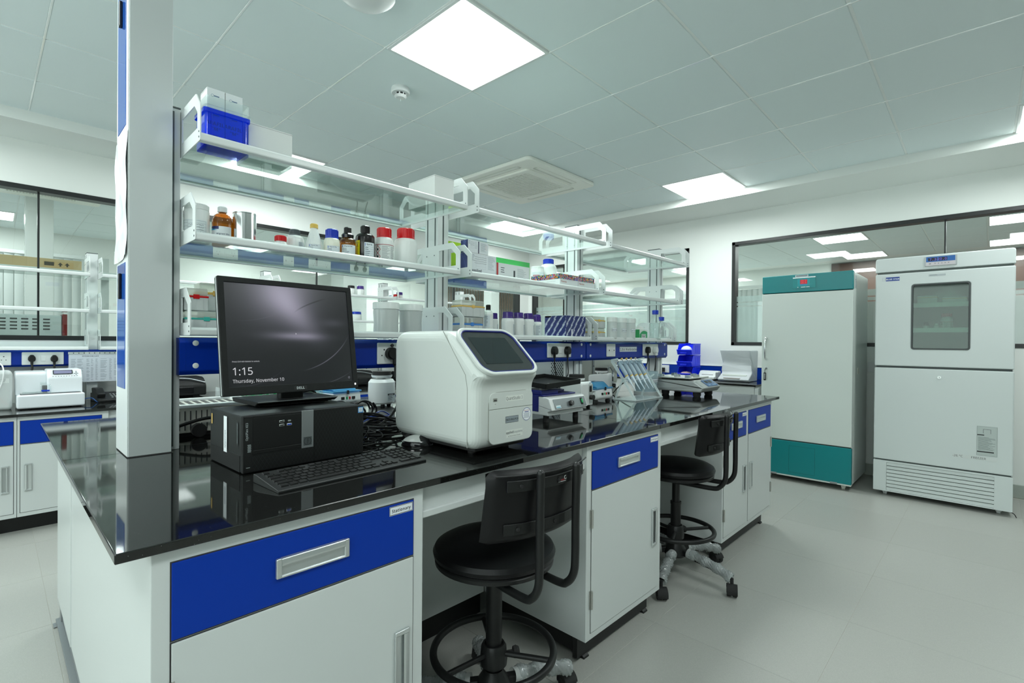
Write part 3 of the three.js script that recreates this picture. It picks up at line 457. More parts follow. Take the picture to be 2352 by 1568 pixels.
// ---------- things on the island ----------
{ // monitor
  const t = thing('monitor', 'black flat monitor showing a lock screen with the time, standing on the computer case', 'monitor', [.665, .9985, -1.66], .039);
  const g = new THREE.Group(); const w = .41, h = .338;
  const P = (name, geo, mat, label) => { geo = Array.isArray(geo) ? merge(...geo) : geo; geo.translate(0, 0, 0); geo.applyMatrix4(mx); return part(name, geo, mat, t, label); };
  // panel frame: centre of the front face relative to the base, tilted back
  const mx = new THREE.Matrix4().makeRotationX(-.158).setPosition(-.0335, .2135, .127);
  const fr = rrect(w, h, .004); fr.holes.push(rrect(w - .034, h - .04, .001, 0, .004));
  P('bezel', plate(fr, .012, .0015).translate(0, 0, -.012), M.blackMatt);
  P('back_cover', merge(bb(-w / 2 + .001, w / 2 - .001, -h / 2 + .001, h / 2 - .001, -.026, -.011, .003), bb(-.15, .15, -.13, .12, -.055, -.024, .014)), M.dark);
  P('edge_trim', merge(bb(-w / 2 - .0012, -w / 2 + .001, -h / 2 + .002, h / 2 - .002, -.012, -.006, .0005)), M.alu);
  const sm = printed(.377, .299, (x, W_, H_) => {
    x.fillStyle = '#17191b'; x.fillRect(0, 0, W_, H_);
    const img = x.getImageData(0, 0, W_, H_), d = img.data, sm = (a, b, v) => { v = Math.min(1, Math.max(0, (v - a) / (b - a))); return v * v * (3 - 2 * v); };
    for (let j = 0; j < H_; j++) for (let i = 0; i < W_; i++) { const u = i / W_, v = j / H_;
      let k = .10; const ridge = .10 + .52 * (1 - (1 - u) * (1 - u)) - v;              // curtain of light above a long falling curve
      k += .62 * Math.exp(-((u - .42) ** 2) / .07 - ((v - .06) ** 2) / .10);
      k += .34 * Math.exp(-((u - .55 - .5 * (v - .3)) ** 2) / .02 - ((v - .33) ** 2) / .06);
      k += .50 * Math.exp(-((u - .52) ** 2) / .05 - ((v - .50 - .02 * u) ** 2) / .0016) * .9; k += .16 * Math.exp(-((u - .86) ** 2) / .01 - ((v - .36) ** 2) / .002);
      const c1 = v - (.34 - .46 * Math.pow(Math.max(0, u - .48), .55)); if (u > .5 && u < .82) { const fd = sm(.5, .6, u) * (1 - sm(.7, .82, u)); k -= .2 * fd * sm(.0, .012, .012 - Math.abs(c1)); }
      const arc = (cx, cy, rx, ry, u0, u1, amp, wd) => { const q = Math.hypot((u - cx) / rx, (v - cy) / ry) - 1; if (v > cy && u > u0 && u < u1) k += amp * Math.exp(-(q * q) / (wd * wd)) * Math.sin(PI * (u - u0) / (u1 - u0)); };
      arc(.44, .16, .62, .72, .55, 1.0, .62, .006); arc(.80, 1.2, .35, .40, 2, 3, 0, .01); arc(.62, .42, .60, .60, .68, 1.0, .4, .006); arc(.10, .30, .5, .69, .0, .45, .35, .004); arc(.05, .1, .45, .27, .02, .38, .1, .008);
      k *= 1 - .35 * sm(.55, .75, v) * (1 - .4 * u); k = Math.max(.03, Math.min(.85, k - .05)); const n = (rnd() - .5) * 4, p = (j * W_ + i) * 4;
      d[p] = 20 + k * 195 + n; d[p + 1] = 23 + k * 186 + n; d[p + 2] = 26 + k * 208 + n; d[p + 3] = 255; }
    x.putImageData(img, 0, 0); x.fillStyle = '#f2f4f8'; x.textAlign = 'left'; x.textBaseline = 'alphabetic'; x.font = `${H_ * .0175}px sans-serif`; x.fillText('Press Ctrl+Alt+Delete to unlock.', W_ * .033, H_ * .765);
    x.font = `${H_ * .098}px sans-serif`; x.fillText('1:15', W_ * .028, H_ * .885); x.font = `${H_ * .044}px sans-serif`; x.fillText('Thursday, November 10', W_ * .03, H_ * .958, W_ * .395);
    x.beginPath(); x.moveTo(W_ * .52, H_ * .475); x.lineTo(W_ * .52, H_ * .492); x.lineTo(W_ * .528, H_ * .488); x.fill(); x.strokeStyle = '#dde'; x.lineWidth = 2; x.beginPath(); x.arc(W_ * .965, H_ * .958, H_ * .009, 0, 7); x.stroke();
  }, { res: 2700, maxPx: 1024, emit: .62, rough: .3 });
  { const s = part('screen', new THREE.PlaneGeometry(.378, .3), sm, t); s.geometry.translate(0, .004, -.0035); s.geometry.applyMatrix4(mx); }
  { const s = part('brand_lettering', new THREE.PlaneGeometry(.04, .011), printed(.04, .011, (x, a, b) => textIn(x, 'DELL', a / 2, b / 2, b * .98, '#c9d0d0', 'sans-serif', 'bold'), { bg: '#131515', res: 6000 }), t); s.geometry.translate(.01, -h / 2 + .0115, .0004); s.geometry.applyMatrix4(mx); }
  P('power_light', bb(w / 2 - .013, w / 2 - .009, -h / 2 + .01, -h / 2 + .016, 0, .0012), std(0xffffff, .5, { emissive: 0xffffff, emissiveIntensity: 1.2 }));
  P('menu_buttons', [.09, .108, .126, .144].map(x => cylZ(.0018, .0012, x, -h / 2 + .011, .0003, 8)), M.rubber);
  part('neck', bb(-.038, .038, .012, .26, .015, .045, .006), M.blackMatt, t);
  part('neck_hinge', bb(-.05, .05, .15, .25, .045, .075, .008), M.blackMatt, t);
  part('stand_base', sweepX([[-.092, .004], [.08, .004], [.1, .0145], [.1, .0175], [-.1, .0175], [-.1, .0145]], -.128, .128, .002), M.black, t);
  part('base_edge', bb(-.127, .127, .015, .0176, .1, .1008), M.aluDark, t); part('rubber_foot', bb(-.11, .11, 0, .005, -.08, .07, .002), M.rubber, t);
}
{ // desktop computer lying on its side
  const t = thing('computer_case', 'black desktop computer case lying on its side under the monitor', 'computer', [.6365, C, -1.426], .0306), w = .358, h = .1535, d = .256, L = -w / 2;
  part('chassis', bb(L + .001, w / 2 - .001, .003, h, -d, -.012, .003), M.dark, t);
  part('side_step', bb(L - .0006, L + .002, .003, .048, -d + .01, -.02, .001), M.blackMatt, t);
  part('front_bezel', bb(L, w / 2, .002, h + .001, -.014, 0, .003), M.blackMatt, t);
  const mesh = printed(.16, .15, (x, a, b) => { x.fillStyle = '#050606'; x.fillRect(0, 0, a, b); x.strokeStyle = '#1d2121'; x.lineWidth = a * .006; const s = a / 15; for (let i = -16; i < 34; i++) { x.beginPath(); x.moveTo(i * s, 0); x.lineTo(i * s + b * .55, b); x.stroke(); x.beginPath(); x.moveTo(i * s, 0); x.lineTo(i * s - b * .55, b); x.stroke(); } }, { res: 4000 });
  part('mesh_grille', plate(shapeOf([[L + .196, .006], [w / 2 - .003, .006], [w / 2 - .003, h - .003], [L + .196, h - .003]]), .0012), mesh, t).position.z = -.0005;
  { const m = mesh.clone(); m.map = mesh.map.clone(); m.map.repeat.set(1.2, .3); m.map.wrapS = m.map.wrapT = THREE.RepeatWrapping; m.map.needsUpdate = true; sheet('lower_grille', t, m, .193, .04, L + .099, .026, .0006); }
  { // planar uv for the grille plate
    const g = t.children.find(o => o.name === 'mesh_grille').geometry, p = g.attributes.position, u = g.attributes.uv; for (let i = 0; i < p.count; i++) u.setXY(i, (p.getX(i) - L - .196) / .16, p.getY(i) / .15); }
  part('grey_strip', bb(L + .158, L + .193, .047, h + .0012, -.002, .0014, .0005), M.aluDark, t);
  part('drive_bay', bb(L + .0255, L + .157, .062, h - .006, -.003, .0008, .0005), M.black, t); part('optical_drive', bb(L + .026, L + .157, .050, .0605, -.003, .0012, .001), M.black, t);
  part('left_panel', bb(L + .001, L + .0245, .004, h - .002, -.002, .0009, .0004), M.black, t);
  sheet('side_print', t, printed(.022, .14, (x, a, b) => { x.fillStyle = '#101212'; x.fillRect(0, 0, a, b); x.save(); x.translate(a * .38, b * .25); x.rotate(-PI / 2); textIn(x, 'OptiPlex XE3', 0, 0, a * .38, '#b9c2c2'); x.restore(); x.fillStyle = '#9aa4a4'; for (let k = 0; k < 7; k++) x.fillRect(a * .45 + k % 2 * 3, b * (.5 + k * .022), a * .4, b * .012); x.fillRect(a * .3, b * .93, a * .45, b * .012); }, { res: 5000 }), .022, .14, L + .0128, .078, .0011);
  for (const [x, y, b] of [[.1015, .131, 0], [.1015, .1205, 0], [.1225, .1205, 1]]) { const u = part('usb_port', bb(L + x - .007, L + x + .007, y - .003, y + .003, -.001, .0014, .0006), M.chrome, t); part('usb_tongue', bb(L + x - .0055, L + x + .0055, y - .0016, y + .002, .001, .0018), b ? M.blueCap : M.rubber, u); }
  part('usb_c_port', plate(rrect(.009, .004, .002), .0014).translate(L + .1225, .131, 0), M.chrome, t); part('audio_jack', cylZ(.003, .002, L + .083, .133, .0008, 14), M.rubber, t);
  sheet('brand_badge', t, printed(.026, .026, (x, a, b) => { x.fillStyle = '#474d4e'; x.fillRect(0, 0, a, b); x.strokeStyle = '#101212'; x.lineWidth = a * .05; x.beginPath(); x.arc(a / 2, b / 2, a * .44, 0, 7); x.stroke(); x.save(); x.translate(a / 2, b / 2); x.rotate(PI / 2); textIn(x, 'DELL', 0, 0, a * .3, '#101212', 'sans-serif', 'bold'); x.restore(); }, { res: 5000 }), .024, .024, L + .1755, .066, .0018);
  sheet('processor_sticker', t, printed(.019, .019, (x, a, b) => { x.fillStyle = '#3b86c6'; x.fillRect(0, 0, a, b); x.fillStyle = '#cfd8dc'; x.fillRect(a * .12, b * .12, a * .76, b * .72); textIn(x, 'i5', a / 2, b * .48, a * .5, '#7ba2bd'); }, { res: 5000 }), .0185, .0185, w / 2 - .0115, h - .0135, .0012);
  sheet('white_sticker', t, printed(.018, .1, (x, a, b) => { x.fillStyle = '#e2e8ea'; x.fillRect(0, 0, a, b); lines(x, a * .25, b * .4, a * .5, b * .5, 16, '#445'); }, { res: 3000 }), .025, .1, L - .0012, .093, -.125, -PI / 2);
  sheet('yellow_sticker', t, printed(.01, .03, (x, a, b) => { x.fillStyle = '#d8b25e'; x.fillRect(0, 0, a, b); }), .008, .03, L - .0011, .125, -.235, -PI / 2);
  sheet('service_tag', t, printed(.01, .06, (x, a, b) => { x.fillStyle = '#2a2e2f'; x.fillRect(0, 0, a, b); lines(x, a * .2, b * .05, a * .6, b * .9, 20, '#9aa'); }, { res: 3000 }), .008, .06, L - .0011, .105, -.035, -PI / 2);
  for (const [x, z] of [[L + .02, -.03], [-L - .02, -.03], [L + .02, -d + .03], [-L - .02, -d + .03]]) part('foot', cyl(.008, .008, .004, x, 0, z), M.rubber, t);
}
{ // keyboard
  const t = thing('keyboard', 'black full-size keyboard in front of the computer case', 'keyboard', [.676, C, -1.272], .05), w = .438, d = .142;
  part('body', sweepX(rpoly([[-d / 2, 0], [d / 2, 0, .002], [d / 2, .006, .003], [-d / 2 + .02, .021, .004], [-d / 2, .021, .003]]), -w / 2, w / 2, .0015), M.dark, t);
  part('flip_foot', merge(bb(-w / 2 + .03, -w / 2 + .05, 0, .004, -d / 2, -d / 2 + .02), bb(w / 2 - .05, w / 2 - .03, 0, .004, -d / 2, -d / 2 + .02)), M.rubber, t);
  const kg = {}, key = (u, v, uw, vh = 1) => { const kk = uw + '_' + vh; kg[kk] ??= toCreasedNormals(merge((() => { const a = .0185 * uw - .0026, b = .0185 * vh - .0026, g = new THREE.BoxGeometry(a, .006, b), p = g.attributes.position; for (let i = 0; i < p.count; i++) if (p.getY(i) > 0) { p.setX(i, p.getX(i) * (1 - .003 / a)); p.setZ(i, p.getZ(i) * (1 - .0035 / b)); } g.computeVertexNormals(); return g; })()), .3);
    const k = part('key', kg[kk], M.black, t), z = -d / 2 + .022 + v; k.position.set(-w / 2 + .012 + u, .0215 - (z + d / 2 - .02) * .0118 / .0955 * 1.0, z); k.rotation.x = .122; };
  const U = .0185, rows = [[...Array(13).fill(1), 2], [1.5, ...Array(12).fill(1), 1.5], [1.75, ...Array(11).fill(1), 2.25], [2.25, ...Array(10).fill(1), 2.75], [1.25, 1.25, 1.25, 6.25, 1.25, 1.25, 1.25, 1.25]];
  { let x = U / 2; for (let i = 0; i < 13; i++) { key(x, 0, 1); x += U * (i === 0 ? 2 : i % 4 === 0 ? 1.5 : 1); } for (let i = 0; i < 3; i++) key(U * (15.75 + i), 0, 1); for (let i = 0; i < 4; i++) key(U * (19.25 + i), 0, 1); }
  rows.forEach((r, j) => { let x = 0; for (const k of r) { key(x + U * k / 2, .0215 + U * j, k); x += U * k; } });
  for (let j = 0; j < 2; j++) for (let i = 0; i < 3; i++) key(U * (15.75 + i), .0215 + U * j, 1); key(U * 16.75, .0215 + U * 3, 1); for (let i = 0; i < 3; i++) key(U * (15.75 + i), .0215 + U * 4, 1);
  for (let j = 0; j < 4; j++) for (let i = 0; i < 3; i++) if (!(j === 3 && i === 0)) key(U * (19.25 + i), .0215 + U * (j + (j === 3 ? 1 : 0) * 0), 1); key(U * 19.75, .0215 + U * 4, 2); key(U * 21.25, .0215 + U * 4, 1); key(U * 22.25, .0215, 1); key(U * 22.25, .0215 + U * 1.5, 1, 2); key(U * 22.25, .0215 + U * 3.5, 1, 2);
}
{ // mouse, its rounded back turned to the camera
  const t = thing('computer_mouse', 'small silver and black computer mouse between the keyboard and the analyser', 'mouse', [1.012, C, -1.418], .62);
  const body = new THREE.SphereGeometry(1, 28, 16), p = body.attributes.position; for (let i = 0; i < p.count; i++) { let x = p.getX(i), y = p.getY(i), z = p.getZ(i); const w = .031 - .004 * z * z; p.setXYZ(i, x * w, Math.max(0, y) * (.034 + .004 * z) + Math.min(0, y) * .001, z * .056); } body.computeVertexNormals();
  part('shell', at(body, 0, .001, 0), M.blackGloss, t);
  const cap = new THREE.SphereGeometry(1, 28, 10, 0, PI * 2, 0, 1.12), q = cap.attributes.position; for (let i = 0; i < q.count; i++) { const x = q.getX(i), y = q.getY(i), z = q.getZ(i); q.setXYZ(i, x * .0315, y * .0348, z * .054); } cap.computeVertexNormals(); part('silver_cover', at(cap, 0, .0012, -.002), phy(lin(.42, .44, .42), .3), t);
  const wl = part('scroll_wheel', cylX(.009, .007, 0, .028, -.035), M.rubber, t);
  part('flex', tube([[0, .01, -.055], [.01, .006, -.1], [-.06, .004, -.16], [-.1, .004, -.10], [-.16, .004, -.14], [-.2, .004, -.2]], .0018, 50, 6), M.black, t);
}
{ // real-time PCR analyser
  const t = thing('analyser', 'large white bench analyser with a slanted dark touch screen', 'analyser', [1.1475, C, -1.12]), hw = .1375;
  part('body', sweepX(rpoly([[-.452, .024, .05], [-.452, .392, .06], [-.125, .392, .05], [.028, .252, .035], [.0005, .222, .05], [0, .022, .045]]), -hw, hw, .034, 6, 12), M.device, t);
  const R = Math.hypot(.153, .14), A = Math.atan2(.14, .153);
  // frame of the slanted face: u along x, v up the slope, n outwards
  const mx = new THREE.Matrix4().makeBasis(new V3(1, 0, 0), new V3(0, Math.sin(A), -Math.cos(A)), new V3(0, Math.cos(A), Math.sin(A))).setPosition(0, .322 + .001, -.0485 + .001);
  const S = (n, g, m, l) => { g.applyMatrix4(mx); return part(n, g, m, t, l); };
  const lip = rrect(.262, .214, .05); lip.holes.push(rrect(.24, .19, .042)); S('screen_rim', plate(lip, .014, .004, 14).translate(0, .001, -.004), M.device);
  const bl = rrect(.243, .193, .043); bl.holes.push(rrect(.2325, .1825, .039)); S('blue_rim', plate(bl, .012, .002, 14).translate(0, .001, -.003), M.navy, 'dark blue trim ring around the touch screen');
  S('touch_screen', plate(rrect(.2325, .1825, .039), .008, .001, 14).translate(0, .001, -.003), phy(lin(.035, .042, .042), .06)); S('display', plate(rrect(.168, .122, .002), .0006).translate(-.006, .004, .0052), phy(lin(.012, .02, .022), .04));
  // front door panel with seams
  const fp = (y0, y1, r0, r1) => rpoly([[-.083, y0, r0], [.118, y0, r0], [.118, y1, r1], [-.083, y1, r1]]);
  part('front_gap', plate(rpoly([[-.0845, .034, .03], [.1195, .034, .03], [.1195, .199, .045], [-.0845, .199, .045]]), .003, 0, 12).translate(0, 0, -.0012), std(lin(.28, .29, .26), .7), t);
  part('lower_door', plate(rpoly([[-.083, .0355, .028], [.118, .0355, .028], [.118, .1445], [-.083, .1445]]), .006, .001, 12).translate(0, 0, -.0022), M.device, t);
  part('upper_panel', plate(rpoly([[-.083, .146], [.118, .146], [.118, .1975, .02], [-.083, .1975, .045]]), .006, .001, 12).translate(0, 0, -.0022), M.device, t);
  { const u = part('usb_port', bb(-.068, -.05, .170, .181, .0035, .0052, .001), M.steel, t); part('usb_tongue', bb(-.065, -.053, .172, .176, .005, .0056), M.seam, u); }
  sheet('usb_mark', t, printed(.012, .005, (x, a, b) => { x.strokeStyle = '#333'; x.lineWidth = b * .15; x.beginPath(); x.moveTo(a * .1, b / 2); x.lineTo(a * .9, b / 2); x.lineTo(a * .75, b * .3); x.moveTo(a * .3, b / 2); x.lineTo(a * .5, b * .85); x.lineTo(a * .65, b * .85); x.stroke(); }, { bg: '#d9ded8', res: 5000 }), .011, .0045, -.058, .163, .0042);
  const bg = '#dbe0da';
  sheet('model_lettering', t, printed(.088, .02, (x, a, b) => { x.font = `bold ${b * .72}px sans-serif`; x.textBaseline = 'middle'; x.fillStyle = '#25282a'; x.textAlign = 'left'; x.font = `${b * .74}px sans-serif`; x.fillText('QuantStudio', a * .02, b * .52, a * .82); x.fillStyle = '#7d8488'; x.fillText('3', a * .88, b * .52); }, { bg, res: 5000 }), .082, .0185, .03, .176, .0042);
  sheet('maker_lettering', t, printed(.085, .026, (x, a, b) => { x.textBaseline = 'middle'; x.textAlign = 'left'; x.fillStyle = '#2c3033'; x.font = `bold ${b * .44}px sans-serif`; x.fillText('applied', 0, b * .36, a * .43); x.fillStyle = '#5b6266'; x.font = `${b * .44}px sans-serif`; x.fillText('biosystems', a * .43, b * .36, a * .56); textIn(x, 'by Thermo Fisher Scientific', a * .5, b * .84, b * .2, '#2c3033'); }, { bg, res: 5000 }), .078, .024, .03, .062, .0042);
  sheet('asset_label', t, printed(.062, .022, (x, a, b) => { x.fillStyle = '#8d979c'; x.fillRect(0, 0, a, b); x.strokeStyle = '#23282d'; x.lineWidth = b * .09; x.strokeRect(0, 0, a, b); textIn(x, 'YB/INST/002/PCR-01', a / 2, b * .54, b * .42, '#1d2226', 'sans-serif', 'bold'); }, { res: 5000 }), .06, .021, .018, .108, .0043);
  { const m = part('round_sticker', new THREE.CircleGeometry(.022, 40), printed(.044, .044, (x, a, b) => { x.fillStyle = '#e9edf0'; x.fillRect(0, 0, a, b); x.strokeStyle = '#27357c'; x.lineWidth = a * .035; x.beginPath(); x.arc(a / 2, b / 2, a * .475, 0, 7); x.stroke(); textIn(x, 'Thermo Fisher', a / 2, b * .22, a * .09, '#b03a33', 'sans-serif', 'bold'); x.fillStyle = '#2b3a86'; x.fillRect(a * .28, b * .3, a * .44, b * .055); for (let k = 0; k < 8; k++) { x.fillStyle = '#8a93a4'; x.fillRect(a * (.16 + .03 * (k % 3)), b * (.42 + k * .05), a * (.68 - .06 * (k % 3)), b * .02); } }, { res: 6000 }), t); m.position.set(.088, .118, .0044); }
  part('side_seam', sweepX(rpoly([[-.16, .39], [-.157, .39], [-.046, .255], [-.036, .21], [-.036, .03], [-.0385, .03], [-.0385, .21], [-.0485, .2545]]), -hw - .0004, -hw + .0015), std(lin(.30, .32, .29), .7), t);
  part('underside', bb(-.115, .115, .014, .03, -.43, -.03, .006), M.rubber, t); for (const x of [-.075, .075]) for (const z of [-.4, -.085]) part('foot', cyl(.014, .014, .016, x, 0, z), M.rubber, t);
}
{ // orbital / rocking shaker
  const t = thing('rocking_shaker', 'blue and white shaker with a black tilting tray and chrome control panel', 'shaker', [1.845, C, -1.41]);
  part('base', sweepX(rpoly([[-.24, .03], [0, .03, .004], [-.004, .046, .003], [.024, .056, .003], [.004, .106, .003], [-.012, .112, .003], [-.24, .112, .003]]), -.142, .125, .004), M.plastic, t);
  const a = Math.atan2(.05, -.02), mx = new THREE.Matrix4().makeBasis(new V3(1, 0, 0), new V3(0, .05 / .0539, -.02 / .0539), new V3(0, .02 / .0539, .05 / .0539)).setPosition(0, .081, .0148);
  const S = (n, g, m) => { g.applyMatrix4(mx); return part(n, g, m, t); };
  S('control_panel', plate(rrect(.235, .046, .003, 0, 0), .002).translate(-.002, 0, 0), std(lin(.26, .29, .30), .25, { metalness: .6 }));
  S('speed_knob', merge(cylZ(.0125, .014, -.004, -.004, .008, 20)), M.knob); S('knob_pointer', bb(-.005, -.003, -.004, .007, .0145, .0155), M.plastic); S('power_switch', bb(.076, .09, -.016, .016, 0, .005, .002), M.rubber); S('switch_rocker', bb(.0785, .0875, -.010, .010, .004, .009, .002), M.green);
  { const s = part('maker_sticker', new THREE.PlaneGeometry(.034, .013), printed(.034, .013, (x, q, b) => { x.fillStyle = '#d8e6ea'; x.fillRect(0, 0, q, b); x.fillStyle = '#4b9bb4'; x.fillRect(q * .1, b * .55, q * .8, b * .3); }), t); s.geometry.translate(-.095, -.013, .0026); s.geometry.applyMatrix4(mx); }
  part('blue_cover', merge(bb(-.143, .10, .113, .12, -.235, -.03, .004), bb(-.143, -.02, .119, .14, -.16, -.04, .004), bb(-.145, -.142, .045, .118, -.235, -.055, .001), bb(-.005, .09, .119, .132, -.2, -.09, .004)), M.navy, t);
  for (const [x, z] of [[-.1, -.08], [-.02, -.1], [.06, -.16]]) part('tray_support', merge(cyl(.006, .006, .024, x, .139, z, 12), cyl(.009, .009, .006, x, .152, z, 12)), M.steel, t);
  const tr = part('tray', merge(bb(-.13, .13, 0, .005, -.115, .115, .002), bb(-.13, .13, .0, .024, .108, .115, .002), bb(-.13, .13, 0, .024, -.115, -.108, .002), bb(-.13, -.124, 0, .024, -.115, .115, .002), bb(.124, .13, 0, .024, -.115, .115, .002)), M.blackMatt, t); tr.position.set(-.01, .16, -.13); tr.rotation.set(.06, 0, .045);
  for (const x of [-.12, .1]) for (const z of [-.21, -.03]) part('foot', cyl(.014, .012, .032, x, 0, z), M.rubber, t);
}
function vortexMixer(label, pos, turn, s = 1) {
  const t = thing('vortex_mixer', label, 'vortex mixer', pos, turn);
  part('housing', sweepX(rpoly([[-.15, .012, .01], [-.15, .13, .02], [-.01, .142, .012], [0, .13, .01], [.004, .012, .006]]), -.05, .055, .008, 3), M.plastic, t);
  part('control_strip', bb(.014, .05, .02, .128, .0005, .0045, .001), M.alu, t); part('power_switch', bb(.02, .036, .085, .118, .003, .008, .002), M.rubber, t); part('speed_knob', cylZ(.014, .022, .03, .056, .014, 20), M.knob, t);
  sheet('maker_print', t, printed(.03, .008, (x, a, b) => { x.fillStyle = '#7a95b5'; x.fillRect(a * .05, b * .2, a * .9, b * .5); }, { bg: '#e4e9ea' }), .026, .007, .028, .1345, .0036);
  part('spindle', cyl(.014, .014, .014, 0, .135, -.07), M.plastic, t); part('cup_collar', cyl(.044, .046, .012, 0, .148, -.07, 36), M.plastic, t); part('rubber_cup', cyl(.045, .043, .02, 0, .159, -.07, 36), M.rubber, t);
  for (const x of [-.035, .04]) for (const z of [-.13, -.02]) part('foot', cyl(.012, .01, .014, x, 0, z), M.rubber, t);
  return t;
}
vortexMixer('white vortex mixer with black cup and knob, right of the black shaker tray', [2.265, C, -1.6], 0);
vortexMixer('white vortex mixer partly hidden behind the pipette stand', [3.02, C, -1.93], .3);
function miniCentrifuge(label, pos, turn, open, k = 1) {
  const t = thing('mini_centrifuge', label, 'centrifuge', pos, turn); t.scale.setScalar(k);
  part('base', sweepX(rpoly([[-.165, .014, .01], [-.165, .078, .006], [0, .078, .006], [.008, .03, .01], [-.004, .014, .008]]), -.085, .085, .012, 3), M.plastic, t);
  part('lid_rim', bb(-.088, .088, .078, .087, -.168, .006, .004), M.lidBlue, t);
  part('lid_dome', sweepX(rpoly([[-.15, .087], [-.012, .087], [-.045, .118, .01], [-.12, .118, .01]]), -.07, .07, .012, 2), M.lidBlue, t, 'clear blue tinted lid');
  part('latch', bb(-.006, .006, .07, .09, .004, .011, .002), M.rubber, t);
  for (const [x, m] of [[-.03, M.rubber], [-.005, M.green], [.012, M.red], [.035, M.rubber]]) part('button', bb(x - (m === M.rubber ? .009 : .004), x + (m === M.rubber ? .009 : .004), .042, .056, .001, .0085, .001), m, t);
  for (const x of [-.065, .065]) for (const z of [-.14, -.02]) part('foot', cyl(.016, .012, .015, x, 0, z), M.rubber, t);
  return t;
}
miniCentrifuge('small white mini centrifuge with a blue lid, behind the vortex mixer', [2.575, C, -1.69], 0, false);
miniCentrifuge('small white mini centrifuge with a blue lid, seen between monitor and cables', [1.32, C, -2.49], .12, false, 1.02);
{ // round white shaker / mixer seen behind the cables
  const t = thing('vortex_mixer', 'round white mixer with a black top and warning label behind the cable tangle', 'vortex mixer', [1.5, C, -2.44]);
  part('housing', lathe([[0, .012], [.062, .012], [.07, .02], [.074, .07], [.072, .13], [.06, .146], [.03, .148], [0, .148]], 40), M.plastic, t); part('spindle', cyl(.02, .02, .01, 0, .147, 0), M.plastic, t); part('cup_collar', cyl(.054, .057, .012, 0, .156, 0, 36), M.plastic, t); part('rubber_cup', cyl(.052, .05, .022, 0, .167, 0, 36), M.rubber, t);
  sheet('warning_label', t, printed(.05, .045, (x, a, b) => { x.fillStyle = '#c5cdd0'; x.fillRect(0, 0, a, b); x.fillStyle = '#1c2022'; x.fillRect(a * .05, b * .06, a * .9, b * .2); textIn(x, 'CAUTION', a / 2, b * .17, b * .15, '#e8eaea', 'sans-serif', 'bold'); lines(x, a * .1, b * .36, a * .8, b * .55, 5, '#384044'); }, { res: 3000 }), .05, .045, .012, .05, .0762, .1); for (const a of [0, 2, 4]) part('foot', cyl(.012, .01, .013, .045 * Math.cos(a), 0, .045 * Math.sin(a)), M.rubber, t); }
// pipettes in acrylic stands
function makePipette(label, cat, knob, band, group) {
  const t = thing('pipette', label, 'pipette', [0, 0, 0], 0, group);
  part('handle', merge(lathe([[0, .0], [.011, .001], [.0135, .01], [.014, .085], [.0125, .1], [0, .102]], 18), bb(-.006, .006, .075, .1, .008, .026, .004)), M.pipette, t);
  part('finger_hook', sweepX(rpoly([[.008, .088], [.03, .094, .004], [.032, .088, .003], [.014, .08, .004]]), -.007, .007), M.pipette, t);
  part('plunger', merge(cyl(.0055, .0055, .008, 0, .101, 0, 14), cyl(.0018, .0018, .018, 0, .108, 0, 8)), M.rubber, t); part('push_button', lathe([[0, .124], [.008, .124], [.009, .128], [.006, .132], [0, .133]], 18), knob, t);
  part('colour_band', cyl(.0105, .0115, .008, 0, -.008, 0, 18), band, t); part('shaft', lathe([[0, -.112], [.0022, -.112], [.0035, -.07], [.0065, -.055], [.0085, -.03], [.0105, -.008], [0, -.008]], 16), M.pipLight, t);
  part('ejector', merge(bb(-.003, .003, -.05, .012, -.014, -.010, .001)), M.pipLight, t); return t;
}
{ const lean = .62, ys = 1.02, kn = [phy(lin(.02, .30, .32), .3), M.yellow, M.yellow, M.yellow, phy(lin(.5, .48, .42), .3)];
  const names = ['grey-blue pipette with a teal button, first from the left in the acrylic stand', 'grey-blue pipette with a yellow button, second from the left in the acrylic stand', 'grey-blue pipette with a yellow button, third in the row of five', 'grey-blue pipette with a yellow button, fourth from the left in the acrylic stand', 'grey-blue pipette with a pale button, last on the right in the acrylic stand'];
  for (let i = 0; i < 5; i++) { const p = makePipette(names[i], 'pipette', kn[i], M.yellow, 'pipettes in the acrylic stand'); p.position.set(2.765 + i * .0625, .995, -1.652 - i * .003); p.rotation.set(-lean, 0, 0, 'YXZ'); p.scale.setScalar(.98); }
  const t = thing('pipette_stand', 'clear acrylic stand holding five leaning pipettes', 'pipette stand', [2.885, C, -1.64]);
  part('base', bb(-.175, .175, 0, .008, -.075, .085, .002), M.acrylic, t);
  for (const s of [-1, 1]) part('side_frame', merge(...[rpoly([[.085, .008], [.070, .008], [-.098, .236, .004], [-.098, .25, .006], [-.084, .252, .004]]), rpoly([[-.098, .242], [-.098, .252, .004], [-.05, .262, .004], [-.045, .252]]), rpoly([[-.02, .128], [-.012, .120], [.03, .146, .004], [.026, .156, .004]]), rpoly([[-.07, .008], [-.058, .008], [-.012, .118], [-.022, .122]])].map(o => sweepX(o, s * .165 - .003, s * .165 + .003))), M.acrylic, t);
  part('lower_bar', bb(-.165, .165, .118, .124, -.022, .006, .001), M.acrylic, t); part('upper_bar', bb(-.165, .165, .236, .242, -.1, -.06, .001), M.acrylic, t);
}
